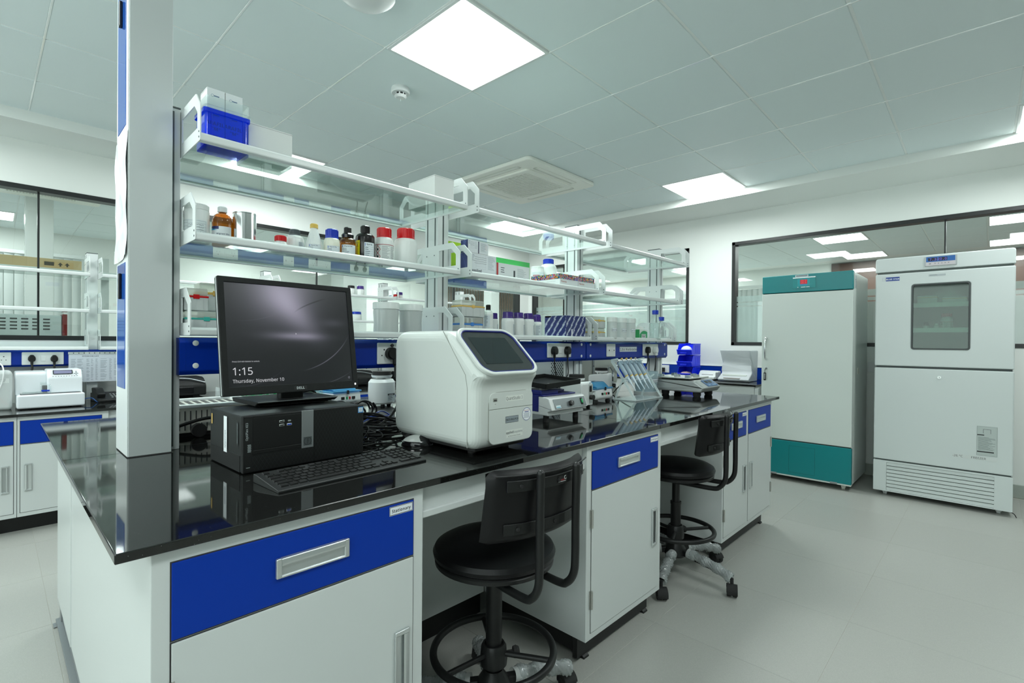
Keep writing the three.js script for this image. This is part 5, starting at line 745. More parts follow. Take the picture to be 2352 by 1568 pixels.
for (const [i, x, z, R, l] of [[0, 1.187, -1.90, .0525, 'white plastic tub with a lid, left one of the pair behind the monitor'], [1, 1.325, -1.915, .0505, 'frosted plastic tub in a clear bag, right one of the pair behind the monitor']]) {
  const t = thing('plastic_tub', l, 'tub', [x, Y1, z]); part('tub_body', lathe([[0, .001], [R - .006, 0], [R - .004, .002], [R, .118], [0, .118]], 40), i ? M.milk : M.hdpe, t); part('lid', lathe([[R, .112], [R + .0045, .113], [R + .0045, .138], [R + .002, .142], [0, .143]], 40), M.hdpe, t);
  part('loose_wrap', lathe([[R - .002, .002], [R + .001, .02], [R - .0005, .06], [R + .0025, .1], [R + .001, .112]], 24), M.wrap, t); }
bottle('reagent_bottle', 'slim white bottle with a black dropper cap right of the tip boxes', 'bottle', [1.768, Y1, -1.868], { R: .0255, s0: .115, s1: .138, rn: .011, mat: M.hdpe, cap: M.black, rc: .0125, c0: .142, c1: .166, ring: true, labels: [[LBL.side, .05, .11, K - .5, 1.2]] });
{ const P = [[1.843, -1.905, .024, .02, .105, .128], [1.887, -1.843, .034, .028, .108, .134], [1.968, -1.843, .034, .027, .110, .134], [2.049, -1.843, .033, .0265, .109, .134], [2.127, -1.85, .029, .024, .098, .123], [2.205, -1.915, .024, .02, .112, .136]];
  const L = ['first white bottle with a purple cap, directly right of the black capped bottle', 'white bottle with a wide purple cap, second of the row', 'white bottle with a glossy purple cap in the middle of the row', 'white bottle with a purple cap, fourth in the row behind the analyser', 'white bottle with a low purple cap and blue print, beside the patterned box', 'white bottle with a purple cap half hidden behind the patterned box'];
  P.forEach(([x, z, R, rc, c0, c1], i) => bottle('reagent_bottle', L[i], 'bottle', [x, Y1, z], { R, s0: c0 - .028, s1: c0 - .004, rn: rc * .88, mat: M.hdpe, cap: M.purple, rc, c0, c1, ring: true, labels: [[LBL.side, .006, .07, K + (i === 4 ? .2 : 1.0), i === 4 ? 1.5 : .7]] }, 'purple capped bottles')); }
{ const art = (x, a, b) => { x.fillStyle = '#14266a'; x.fillRect(0, 0, a, b); x.font = `bold ${b * .105}px sans-serif`; x.textAlign = 'center'; x.textBaseline = 'middle'; for (let j = -2; j < 7; j++) for (let i = -1; i < 14; i++) { x.save(); x.translate(i * b * .33 + (j % 2) * b * .16, j * b * .24 + (i % 2) * b * .05); x.rotate(-.85); x.fillStyle = '#e3e9f2'; x.fillText('QIAGEN', 0, 0); x.restore(); } };
  const c = carton('dark blue box covered in white diagonal lettering at the end of the middle shelf section', 2.345, 2.54, Y1, 1.36, -1.973, -1.81, M.navy, [{ draw: art }, { side: 1, draw: art }]); sheet('white_tab', c, M.paper, .012, .05, -.04, .03, .0825); part('torn_flap', bb(-.098, -.06, .125, .137, -.083, -.03, .002), M.card, c); }
{ const L = [['1.5ml Tubes', 'frosted pot with a white lid labelled 1.5ml Tubes, nearest of three', 2.853], ['0.2ml Tubes', 'frosted pot with a white lid, middle of the three labelled pots', 2.974], ['5 ml Tubes', 'frosted pot with a white lid labelled 5 ml Tubes, beside the green box', 3.093]];
  for (const [s, l, x] of L) { const t = thing('labelled_pot', l, 'pot', [x, Y1, -1.82], 0, 'labelled tube pots'); part('pot_body', lathe([[0, .001], [.03, 0], [.033, .004], [.0335, .118], [0, .118]], 30), M.milk, t); part('lid', lathe([[.0335, .114], [.0355, .115], [.0355, .143], [.033, .146], [0, .147]], 30), M.hdpe, t);
    part('label_sticker', new THREE.CylinderGeometry(.0342, .0342, .022, 20, 1, true, -.95, 1.3).translate(0, .062, 0), printed(.046, .022, (q, a, b) => { q.fillStyle = '#dfe5ea'; q.fillRect(0, 0, a, b); q.strokeStyle = '#222'; q.lineWidth = b * .08; q.strokeRect(0, 0, a, b); textIn(q, s, a / 2, b * .54, b * .46, '#22262b', 'sans-serif', 'bold'); }, { res: 5000 }), t); } }
{ const c = carton('green and white wipes box between the pots and the clear bottles', 3.2, 3.31, Y1, 1.298, -1.87, -1.81, M.card, [{ draw: (x, a, b) => { x.fillStyle = '#dfe8e2'; x.fillRect(0, 0, a, b); x.fillStyle = '#1f9d5f'; x.beginPath(); x.moveTo(0, b * .5); x.quadraticCurveTo(a * .4, -b * .1, a, b * .25); x.lineTo(a, b); x.lineTo(0, b); x.fill(); x.fillStyle = '#dfe4e4'; x.fillRect(a * .25, b * .45, a * .55, b * .4); textIn(x, 'KIMTECH', a * .52, b * .56, b * .17, '#222', 'sans-serif', 'bold'); x.fillStyle = '#222'; x.fillRect(a * .3, b * .68, a * .42, b * .07); } }, { side: 1, draw: (x, a, b) => { x.fillStyle = '#12964e'; x.fillRect(0, 0, a, b); x.fillStyle = '#e5ece6'; x.fillRect(a * .1, b * .3, a * .2, b * .18); } }]);
  part('tissue_puff', lathe([[0, .0], [.03, .0], [.026, .012], [.014, .024], [0, .028]], 14).scale(1.3, 1, .8).translate(0, .073, 0), M.card, c); }
function glassBottle(label, [x, y, z], R, s0, s1, c0, c1, rc, fill) { const t = thing('glass_bottle', label, 'bottle', [x, y, z]);
  const n = 6, pts = [[0, .001], [R - .006, 0], [R, .006], [R, s0]]; for (let i = 1; i <= n; i++) pts.push([rc * .8 + (R - rc * .8) * (1 - i / n) ** 1.1, s0 + (s1 - s0) * i / n]); pts.push([rc * .8, c0 + .004]); part('glass_body', lathe(pts, 36), M.clear, t);
  part('liquid', lathe([[0, .004], [R - .007, .004], [R - .003, .009], [R - .003, fill], [0, fill]], 36), phy(lin(.9, .96, .96), .02, { transmission: .97, thickness: .02, ior: 1.33 }), t); part('cap', lathe([[rc * .7, c0], [rc, c0], [rc, c1 - .002], [rc - .002, c1], [0, c1]], 28), M.blueCap, t);
  part('label', new THREE.CylinderGeometry(R + .0006, R + .0006, .05, 20, 1, true, -.2, .9).translate(0, s0 * .6, 0), LBL.side, t); part('pouring_ring', lathe([[rc * .8, c0 - .005], [rc * .98, c0 - .005], [rc * .98, c0 - .001], [rc * .8, c0 - .001]], 26), M.blueCap, t); return t; }
glassBottle('larger clear glass bottle of liquid with a blue cap on the lowest shelf', [3.446, Y1, -1.82], .045, .11, .188, .196, .222, .0235, .125);
glassBottle('smaller clear glass bottle with a blue cap at the end of the lowest shelf', [3.612, Y1, -1.855], .035, .085, .148, .155, .18, .021, .02);

// ---------- right wall: refrigerator, freezer, side counter ----------
M.fridge = phy(lin(.64, .70, .665), .3); M.freezer = phy(lin(.66, .715, .705), .28);
function caster(r, h, mat) { return merge(cylX(r, .022, 0, r, 0, 20), bb(-.016, .016, r * .9, h, -.014, .014, .003), cyl(.018, .018, .006, 0, h - .006, 0, 16)); }
{ const t = thing('laboratory_refrigerator', 'tall white upright cabinet with teal top band and teal bottom panel, left of the freezer', 'refrigerator', [4.84, 0, -1.158], -PI / 2), w = .345;
  part('body', bb(-w, w, .048, 1.80, -.66, -.03, .006), M.fridge, t); part('top_band', bb(-w, w, 1.654, 1.806, -.05, 0, .006), M.teal, t, 'teal control band'); part('door_gap', bb(-w + .004, w - .004, .345, 1.662, -.04, -.012), M.seam, t);
  part('door', bb(-w, w, .362, 1.648, -.045, 0, .005), M.fridge, t); part('bottom_panel', bb(-w, w, .056, .354, -.045, 0, .004), M.teal, t, 'teal lower panel'); part('base_strip', bb(-w, w, .044, .058, -.05, -.002, .002), M.fridge, t);
  { const o = rrect(.201, .231, .003, -.013, .2); o.holes.push(rrect(.197, .227, .002, -.013, .2)); part('access_outline', plate(o, .0012).translate(0, 0, -.0003), std(lin(0, .12, .13), .5), t); }
  const c = part('control_plate', plate(rrect(.174, .094, .004, -.009, 1.732), .004).translate(0, 0, -.001), phy(lin(0, .25, .26), .3), t); part('plate_trim', bb(-.096, .078, 1.772, 1.78, -.001, .0042, .001), M.alu, c);
  sheet('display', c, printed(.09, .06, (x, a, b) => { x.fillStyle = '#0f8d93'; x.fillRect(0, 0, a, b); x.strokeStyle = '#8fd0d0'; x.strokeRect(2, 2, a - 4, b - 4); x.fillStyle = '#b01c2c'; x.fillRect(a * .2, b * .12, a * .6, b * .62); x.fillStyle = '#ff5a62'; x.font = `bold ${b * .27}px monospace`; x.textAlign = 'center'; x.textBaseline = 'middle'; x.fillText('25.0', a * .5, b * .27); x.fillText('25.0', a * .5, b * .56); x.fillStyle = '#4a63c8'; for (let k = 0; k < 4; k++) x.fillRect(a * (.24 + k * .14), b * .78, a * .08, b * .1); }, { emit: .8, res: 2600 }), .092, .06, -.012, 1.735, .0036);
  sheet('button_print', c, printed(.1, .01, (x, a, b) => { x.fillStyle = '#e6efef'; for (const [u, v] of [[.02, .08], [.3, .35], [.7, .25]]) x.fillRect(a * u, b * .2, a * v, b * .6); }, { bg: '#0f8a90' }), .1, .009, -.012, 1.694, .0036);
  sheet('name_sticker', t, printed(.1, .018, (x, a, b) => { x.fillStyle = '#cfd8da'; x.fillRect(0, 0, a, b); x.fillStyle = '#5b666c'; x.fillRect(a * .06, b * .25, a * .88, b * .45); }), .1, .017, -.028, 1.792, .0008);
  part('handle', merge(tube([[-.305, 1.255, 0], [-.305, 1.25, .03], [-.305, 1.162, .042], [-.305, 1.075, .03], [-.305, 1.07, 0]], .008, 40, 12)), M.chrome, t); part('lock', cylZ(.012, .008, -.305, .985, .003, 20), M.chrome, t);
  { const k = part('key', merge(tube([[-.305, .985, .008], [-.303, .985, .02], [-.309, .965, .022], [-.312, .945, .014]], .0022, 20, 6), bb(-.323, -.303, .875, .945, .008, .016, .004)), M.blackGloss, t); part('fob_face', bb(-.319, -.307, .885, .935, .0155, .017, .001), M.aluDark, k); }
  sheet('side_sticker', t, printed(.08, .12, (x, a, b) => { x.fillStyle = '#aab4b4'; x.fillRect(0, 0, a, b); x.fillStyle = '#3b4244'; x.fillRect(a * .1, b * .3, a * .3, b * .08); lines(x, a * .1, b * .45, a * .8, b * .5, 8, '#6a7476'); }), .07, .11, w + .0008, 1.72, -.11, PI / 2);
  part('cable_port', cylX(.03, .003, w, .98, -.25), M.cream, t);
  for (const x of [-w + .06, w - .06]) for (const z of [-.06, -.6]) { const k = part('caster', caster(.019, .046), M.cream, t); k.position.set(x, 0, z); } part('door_catch', merge(bb(.2, .25, .046, .062, -.004, .006, .002), bb(-.26, -.21, .046, .062, -.004, .006, .002)), M.aluDark, t); }
{ const t = thing('freezer', 'large white two-door freezer with a glass window in its upper door', 'freezer', [4.93, 0, -.28], -PI / 2), w = .398;
  // cabinet with a hollow upper chamber
  part('cabinet', merge(bb(-w + .006, w - .006, .04, 1.02, -.60, -.062, .004), bb(-w + .006, w - .006, 1.74, 1.885, -.60, -.03, .006), bb(-w + .006, -w + .07, 1.0, 1.76, -.60, -.062), bb(w - .07, w - .006, 1.0, 1.76, -.60, -.062)), M.freezer, t);
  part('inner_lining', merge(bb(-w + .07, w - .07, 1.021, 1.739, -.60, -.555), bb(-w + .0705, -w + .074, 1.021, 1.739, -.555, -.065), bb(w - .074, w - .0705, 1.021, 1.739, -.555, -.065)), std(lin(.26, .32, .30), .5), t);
  part('top_fascia', merge(plate(rpoly([[-w, 1.778, .004], [w, 1.778, .004], [w, 1.888, .02], [-w, 1.888, .02]]), .05, .006).translate(0, 0, -.05)), M.freezer, t); part('fascia_gap', bb(-w + .01, w - .01, 1.755, 1.79, -.07, -.02), std(lin(.16, .19, .18), .6), t);
  const sw = [-.167, .165, 1.171, 1.668], dr = (n, y0, y1) => { const s = rrect(2 * w, y1 - y0, .008, 0, (y0 + y1) / 2); return s; };
  { const s = dr('', 1.037, 1.763); s.holes.push(rrect(.332, .497, .016, -.001, 1.4195)); const d = part('upper_door', plate(s, .058, .007).translate(0, 0, -.058), M.freezer, t);
    const f = rrect(.338, .503, .018, -.001, 1.4195); f.holes.push(rrect(.316, .481, .012, -.001, 1.4195)); part('window_gasket', plate(f, .012, .002).translate(0, 0, -.0095), std(lin(.05, .06, .06), .4), d); part('window_pane', plate(rrect(.33, .495, .014, -.001, 1.4195), .006).translate(0, 0, -.014), M.tint, d); }
  part('lower_door', plate(dr('', .292, 1.022), .058, .007).translate(0, 0, -.058), M.freezer, t); for (const [a, b] of [[1.015, 1.045], [.275, .30]]) part('door_gap', bb(-w + .01, w - .01, a, b, -.07, -.016), std(lin(.07, .085, .085), .6), t);
  { const s = rrect(2 * w, .243, .006, 0, .1605); s.holes.push(rrect(.617, .222, .003, -.0045, .158)); part('base_panel', plate(s, .05, .0015).translate(0, 0, -.05), M.freezer, t); part('grille_recess', bb(-.32, .31, .04, .275, -.045, -.03), M.seam, t);
    for (let k = 0; k < 8; k++) { const y = .049 + k * .028; part('louvre_slat', sweepX([[-.03, y - .004], [-.004, y], [-.004, y + .022], [-.012, y + .0235], [-.03, y + .012]], -.312, .304), M.freezer, t); } }
  sheet('brand_badge', t, printed(.114, .038, (x, a, b) => { x.fillStyle = '#d5dbdc'; x.fillRect(0, 0, a, b); x.fillStyle = '#1e3f92'; x.fillRect(a * .22, b * .1, a * .76, b * .8); x.strokeStyle = '#5c6a80'; x.lineWidth = 2; x.strokeRect(a * .03, b * .12, a * .16, b * .74); x.beginPath(); x.arc(a * .11, b * .5, b * .2, 0, 7); x.stroke(); textIn(x, 'BLUE STAR', a * .6, b * .53, b * .44, '#e8edf2', 'sans-serif', 'bold'); }, { res: 4000 }), .114, .038, -.299, 1.722, .0008);
  sheet('name_sticker', t, printed(.096, .013, (x, a, b) => { x.fillStyle = '#b9c2c4'; x.fillRect(0, 0, a, b); x.strokeStyle = '#59636a'; x.strokeRect(1, 1, a - 2, b - 2); lines(x, a * .06, b * .25, a * .6, b * .5, 2, '#59636a'); }, { res: 3000 }), .096, .013, -.02, 1.7315, .0008);
  { const c = part('control_unit', bb(-.093, .09, 1.801, 1.873, -.002, .006, .002), M.aluDark, t); sheet('display', c, printed(.166, .068, (x, a, b) => { x.fillStyle = '#dfe5e6'; x.fillRect(0, 0, a, b); x.fillStyle = '#2573c4'; x.fillRect(0, 0, a, b * .58); x.fillStyle = '#101422'; x.fillRect(a * .07, b * .12, a * .31, b * .36); x.fillRect(a * .42, b * .12, a * .31, b * .36); x.font = `bold ${b * .34}px monospace`; x.textBaseline = 'middle'; x.textAlign = 'right'; x.fillStyle = '#8d7bff'; x.fillText('7.2', a * .36, b * .31); x.fillText('-20.0', a * .72, b * .31); x.fillStyle = '#1d2226'; x.fillRect(a * .1, b * .76, a * .07, b * .06); for (let k = 0; k < 5; k++) { x.strokeStyle = '#9aa4a8'; x.strokeRect(a * (.28 + k * .115), b * .66, a * .075, b * .22); x.fillStyle = '#444b50'; x.fillRect(a * (.30 + k * .115), b * .74, a * .03, b * .06); } }, { emit: .55, res: 3000 }), .166, .066, -.0015, 1.837, .0066); }
  part('lock', merge(cylZ(.011, .008, 0, .96, .003, 20)), M.chrome, t); part('keyhole', bb(-.0015, .0015, .955, .965, .0068, .0075), M.seam, t);
  sheet('rating_label', t, printed(.107, .21, (x, a, b) => { x.fillStyle = '#b9c3c0'; x.fillRect(0, 0, a, b); x.strokeStyle = '#57605e'; x.lineWidth = 3; x.strokeRect(2, 2, a - 4, b - 4); x.strokeStyle = '#222'; x.lineWidth = 5; x.beginPath(); x.moveTo(a * .32, b * .24); x.lineTo(a * .32, b * .1); x.lineTo(a * .68, b * .1); x.lineTo(a * .68, b * .24); x.stroke(); x.fillStyle = '#1c2020'; x.fillRect(a * .02, b * .28, a * .34, b * .035); x.fillRect(a * .02, b * .85, a * .82, b * .04); lines(x, a * .07, b * .37, a * .86, b * .45, 16, '#6a7472'); }, { res: 3000 }), .107, .21, .264, .518, .0008);
  sheet('lettering', t, printed(.25, .028, (x, a, b) => { x.fillStyle = '#2c3232'; x.font = `${b * .78}px sans-serif`; x.textBaseline = 'middle'; x.textAlign = 'left'; x.fillText('-26 °C', 0, b * .52, a * .36); x.fillText('FREEZER', a * .42, b * .52, a * .57); }, { bg: '#d5dbd9', res: 4000 }), .24, .026, .2, .391, .0008);
  for (const x of [-w + .07, w - .07]) for (const z of [-.07, -.54]) { const k = part('caster', caster(.019, .044), M.milk, t); k.position.set(x, 0, z); }
  part('foot_clip', tube([[w - .03, .04, -.03], [w + .005, .03, -.015], [w + .02, .008, .0]], .003, 14, 6), M.rubber, t);
  // chamber contents
  for (const y of [1.497, 1.302]) { const s = part('inner_shelf', bb(-.322, .322, y, y + .006, -.5, -.085), M.clear, t); part('shelf_lip', bb(-.322, .322, y - .002, y + .034, -.085, -.078, .002), M.whiteGloss, s); }
  part('fan_cover', cylZ(.075, .01, .02, 1.60, -.553, 30), M.aluDark, t);
  const at4 = (lx, y, lz) => [4.93 - lz, y, -.28 + lx];
  bottle('reagent_bottle', 'white bottle with a red cap inside the freezer behind the window', 'bottle', at4(.03, 1.3082, -.16), { R: .037, s0: .085, s1: .11, rn: .024, mat: M.plastic, cap: M.red, rc: .03, c0: .113, c1: .14, ribs: true, labels: [[LBL.hazard, .01, .075, -PI / 2, 2.6]] });
  bottle('reagent_bottle', 'small bottle with a dark cap inside the freezer', 'bottle', at4(-.09, 1.3082, -.16), { R: .021, s0: .035, s1: .05, rn: .015, mat: M.hdpe, cap: M.black, rc: .018, c0: .052, c1: .072, ring: true });
  bottle('reagent_bottle', 'small plain bottle beside the dark capped one inside the freezer', 'bottle', at4(-.03, 1.3082, -.17), { R: .018, s0: .04, s1: .05, rn: .013, mat: M.hdpe, cap: M.hdpe, rc: .015, c0: .051, c1: .064 });
  const ic = (label, lx, ww, h) => { const c = thing('carton', label, 'box', at4(lx, 1.5032, -.2), -PI / 2); part('box_body', bb(-ww / 2, ww / 2, 0, h, -.08, .08, .002), M.card, c); part('stripe', bb(-ww / 2 - .0004, ww / 2 + .0004, h * .8, h * .88, -.0805, .0805), M.yellow, c); };
  ic('pale carton with a yellow stripe on the upper shelf inside the freezer', -.085, .12, .085); ic('lower white carton on the right of the upper shelf inside the freezer', .075, .14, .066);
}
{ // side counter with blue splashback along the right wall
  worktop('short black granite worktop along the right wall under the blue bins', 4.9, XR - .013, -4.2, -1.57, .82);
  const t = thing('cabinet', 'white base cabinets under the granite counter along the right wall', 'cabinet', [4.925, 0, -2.9], -PI / 2);
  part('carcass', bb(-1.28, 1.31, .08, .802, -.66, 0, .002), M.white, t); part('front_rail', bb(-1.28, 1.31, .70, .802, 0, .004, .001), M.white, t); for (let k = 0; k < 4; k++) part('door', bb(-1.27 + k * .645, -.635 + k * .645, .1, .69, 0, .004, .0015), M.white, t); part('corner_post', bb(1.312, 1.345, .0, .79, -.04, .0, .002), M.white, t); part('plinth', bb(-1.25, 1.28, 0, .08, -.6, -.05), M.black, t);
  const s = thing('splashback', 'blue splashback strip on the wall above the right counter', 'splashback', [XR - .013, .82, -2.9]); part('strip', bb(-.0, .012, 0, .13, -1.3, 1.33, .002), M.blue, s); part('cap_strip', bb(-.004, .0125, .13, .137, -1.3, 1.33, .002), M.rail, s);
  const so = thing('socket_plate', 'white socket plate on the blue splashback left of the bins', 'socket', [XR - .013, .89, -2.83], -PI / 2); part('plate', bb(-.06, .06, -.04, .05, 0, .009, .003), M.plastic, so); part('plug_body', bb(-.03, .01, -.03, .02, .009, .035, .006), M.black, so); part('flex', tube([[-.01, -.02, .03], [-.01, -.05, .05], [.05, -.066, .12], [.12, -.066, .2]], .004, 24, 6), M.black, so);
  const s2 = thing('socket_plate', 'socket plate with black plug on the wall between refrigerator and freezer', 'socket', [XR, 1.0, -.75], -PI / 2); part('plate', bb(-.075, .075, -.05, .045, 0, .009, .003), M.plastic, s2); part('pin_holes', merge(bb(.0, .006, .0, .015, .0085, .0095), bb(-.02, -.014, -.02, -.012, .0085, .0095)), M.seam, s2); part('plug_body', bb(.02, .055, -.03, .02, .009, .035, .006), M.black, s2); part('flex', tube([[.04, -.02, .03], [.05, -.12, .05], [.0, -.3, .04], [.02, -.6, .04], [.02, -.98, .04]], .005, 40, 6), M.black, s2);
}
// three stacked open-front bins
{ const mk = (label, y, fill) => { const t = thing('stacking_bin', label, 'bin', [5.235, y, -2.41], -PI / 2, 'blue stacking bins'), w = .082, d = .21, h = .122;
    const side = s => sweepX([[-d, 0], [0, 0], [.022, .05], [0, .056], [-.03, .118], [-.05, h], [-d, h]], s * w - .0015, s * w + .0015);
    part('bin_shell', merge(side(-1), side(1), bb(-w, w, 0, .003, -d, 0), bb(-w, w, 0, h, -d, -d + .003), sweepX([[0, 0], [.022, .052], [.018, .053], [-.004, .002]], -w, w)), M.binBlue, t); part('front_lip', sweepX([[.019, .044], [.028, .05], [.026, .056], [.016, .054]], -w - .002, w + .002), M.binBlue, t);
    part('rim', merge(bb(-w - .006, -w + .002, h - .008, h, -d, -.05, .001), bb(w - .002, w + .006, h - .008, h, -d, -.05, .001), bb(-w - .004, w + .004, h - .008, h, -d - .004, -d + .003, .001)), M.binBlue, t);
    for (const k of [-.17, -.13, -.09]) part('rib', bb(w + .001, w + .0035, .02, h - .02, k - .004, k + .004), M.binBlue, t); part('label_holder', plate(rrect(.07, .026, .003, -.01, 0), .002).rotateX(-.4).translate(0, .026, .0125), M.binBlue, t); part('stack_tab', bb(-.02, .03, h, h + .006, -.08, -.06, .002), M.binBlue, t);
    if (fill) part('contents', new THREE.SphereGeometry(.05, 18, 10).scale(1.2, fill, 1).translate(0, .05, -.04), fill > .8 ? M.paper : std(lin(.55, .38, .40), .6), t); };
  mk('lowest blue stacking bin with pinkish contents on the right counter', .8206, .5); mk('middle blue stacking bin, empty, in the stack of three', .949, 0); mk('topmost blue stacking bin holding white tissue', 1.077, .95); }
{ const t = thing('covered_instrument', 'instrument under a crumpled translucent dust cover on the right counter', 'instrument', [5.2, .82, -1.88], -PI / 2);
  const prof = rpoly([[-.24, .004], [.02, .004, .01], [.035, .022, .006], [-.075, .085, .02], [-.085, .20, .04], [-.04, .315, .006], [-.25, .315, .02]]); const g = sweepX(prof, -.15, .15, .006, 2, 10), p = g.attributes.position;
  for (let i = 0; i < p.count; i++) { const x = p.getX(i), y = p.getY(i), z = p.getZ(i), taper = y > .1 ? 1 - .06 * Math.sin((y - .1) * 14) : 1; p.setX(i, x * taper + .006 * Math.sin(y * 60 + z * 40)); p.setZ(i, z + .006 * Math.sin(y * 45 + x * 30)); } g.computeVertexNormals();
  part('dust_cover', g, phy(lin(.80, .83, .86), .35, { transmission: .35, thickness: 0 }), t); part('instrument_body', merge(bb(-.12, .12, .006, .07, -.22, -.02, .01), bb(-.11, .11, .06, .29, -.22, -.12, .01)), M.device, t); part('front_slot', bb(-.09, .07, .03, .036, .012, .03), std(lin(.5, .42, .4), .6), t); }
{ const t = thing('label_printer', 'small white printer-like device between the blue bins and the covered instrument', 'printer', [5.22, .82, -2.18], -PI / 2);
  part('housing', sweepX(rpoly([[-.17, .006, .006], [.01, .006, .006], [.012, .03, .006], [-.06, .045, .006], [-.10, .09, .008], [-.17, .09, .01]]), -.095, .10, .006, 3), M.plastic, t); part('paper_slot', bb(-.06, .06, .048, .052, -.085, -.062), M.seam, t); part('side_cheek', bb(.1, .104, .01, .08, -.16, -.02, .002), M.plastic, t); for (const x of [-.07, .07]) part('foot', bb(x - .01, x + .01, 0, .007, -.14, -.02, .002), M.rubber, t);
  part('flex', tube([[.09, .03, -.16], [.105, .05, -.17], [.112, .02, -.16], [.116, .006, -.15]], .003, 24, 6), M.black, t); }

// ---------- back bench against the glazed wall ----------
const CB = .735;
worktop('long black granite worktop of the back bench under the glazed wall', XL + .02, 4.88, ZB + .013, -4.27, CB);
{ const VP = pullGeo(.17, .036), mk = (label, x0, x1, bays) => cabinet('cabinet', label, [(x0 + x1) / 2, .1, -4.295], x1 - x0, .6, .617, bays, 0, PULL, VP);
  mk('white back bench cabinet at the left edge of the photo with a blue drawer', -.36, .104, [{ x0: -.2, x1: .217, hinge: 'L', vy: .24 }]);
  mk('white back bench cabinet behind the near left corner of the island', .106, .545, [{ x0: -.206, x1: .183, hinge: 'R', vy: .24 }]);
  mk('white back bench cabinet out of sight behind the island', 1.5, 2.6, [{ x0: -.52, x1: -.02, hinge: 'L', vy: .24 }, { x0: .02, x1: .52, hinge: 'R', vy: .24 }]);
  const b = thing('plinth', 'black plinth under the back bench cabinets', 'base frame', [0, 0, -4.36]); part('plinth_board', bb(-.36, .545, 0, .1, -.5, 0, .002), M.black, b); part('plinth_board', bb(1.5, 2.6, 0, .1, -.5, 0, .002), M.black, b);
  const k = thing('knee_space_panel', 'pale apron rail of the back bench right of its cabinets', 'panel', [1.02, .55, -4.33]); part('apron', bb(-.474, .474, .06, .167, 0, .016, .001), M.white, k); part('back_panel', bb(-.474, .474, -.55, .167, -.6, -.585, .001), M.white, k);
  const by = [-.097, -.112, -.137];
  const dys = [-.137, -.112, -.097], BX = [.526, 1.80, 3.07, 4.2];
  const saveT = TIERS.map(t => t.y); TIERS.forEach((t, i) => t.y += dys[i]);
  const L = ['rack post of the back bench left of the service column', 'rack post of the back bench seen above the monitor', 'rack post of the back bench seen above the white tubs', 'farthest rack post of the back bench behind the kit boxes'];
  BX.forEach((x, i) => rackPost(L[i], x, CB, 1.845, true, true, { z: -4.983, both: false }));
  const xs = [-.72, ...BX], sec = ['left of the service column', 'behind the monitor', 'behind the bottles', 'at the far right of the back bench'], nm = ['top', 'middle', 'lowest'];
  for (let s = 0; s < 4; s++) TIERS.forEach((t, i) => glassShelf(`${nm[i]} glass shelf of the back bench rack, ${sec[s]}`, xs[s] + .0355, xs[s + 1] - .0355, t, { z: -4.983, both: false }));
  TIERS.forEach((t, i) => t.y = saveT[i]);
  trunking('blue trunking on the back wall above the plate reader and paper list', -1.5, 4.6, { z0: -5.04, z1: -4.9, y0: .998, y1: 1.117, both: false, caps: false });
  socket('white socket plate on the back trunking, cut off by the left edge of the photo', .0, 1.055, -4.9, .18, .09, 'double'); socket('white double socket plate with two black plugs above the plate reader', .252, 1.055, -4.9, .22, .09, 'double');
  socket('white socket plate of the back trunking behind the monitor, first from the left', 1.43, 1.055, -4.9, .2, .09, 'double'); socket('small white socket plate of the back trunking behind the monitor', 1.98, 1.055, -4.9, .1, .09, 'data'); socket('white double socket plate of the back trunking behind the monitor', 2.29, 1.055, -4.9, .23, .09, 'double'); socket('white socket plate with two plugs on the back trunking, reflected in the shelf glass', 2.73, 1.055, -4.9, .22, .09, 'double');
  plug('left black plug of the pair on the back trunking behind the monitor', [2.68, 1.055, -4.891], [[2.68, .98, -4.87], [2.68, .93, -4.86], [2.66, .90, -4.86]], M.black, .006); plug('right black plug of the pair on the back trunking behind the monitor', [2.78, 1.055, -4.891], [[2.78, .98, -4.87], [2.79, .93, -4.86], [2.80, .90, -4.86]], M.black, .006);
  plug('left black plug above the plate reader on the back wall', [.193, 1.058, -4.891], [[.194, .98, -4.87], [.18, .94, -4.86], [.16, .90, -4.86], [.13, .86, -4.86]], M.black, .006); plug('right black plug above the plate reader on the back wall', [.31, 1.055, -4.891], [[.31, .98, -4.87], [.312, .94, -4.86], [.312, .88, -4.86]], M.black, .006);
}
{ const t = thing('paper_list', 'printed intercom list hanging from a white strip on the back trunking', 'paper', [.535, 1.1, -4.888]);
  part('hanging_strip', bb(-.15, .15, -.017, .0, .0, .005, .001), M.rail, t); part('strip_holes', merge(...Array.from({ length: 9 }, (_, i) => cylZ(.0035, .002, -.12 + i * .03, -.0085, .0047, 10))), M.seam, t);
  part('paper', bb(-.147, .147, -.225, -.018, .001, .0025), M.paper, t); sheet('print', t, printed(.29, .2, (x, a, b) => { x.fillStyle = '#d9dfe8'; x.fillRect(0, 0, a, b); textIn(x, 'INTERCOM LIST', a * .42, b * .06, b * .06, '#333a44', 'serif', 'bold'); for (const [u, w] of [[.04, .1], [.16, .12], [.34, .07], [.43, .05], [.52, .05], [.62, .14], [.8, .06], [.9, .06]]) { x.fillStyle = '#7b848f'; for (let k = 0; k < 26; k++) if (rnd() > .12) x.fillRect(a * u, b * (.16 + k * .031), a * w * (.5 + .5 * rnd()), b * .009); } x.strokeStyle = '#9aa3ad'; x.strokeRect(a * .03, b * .12, a * .94, b * .85); }, { res: 3000 }), .29, .203, 0, -.1215, .0031); }
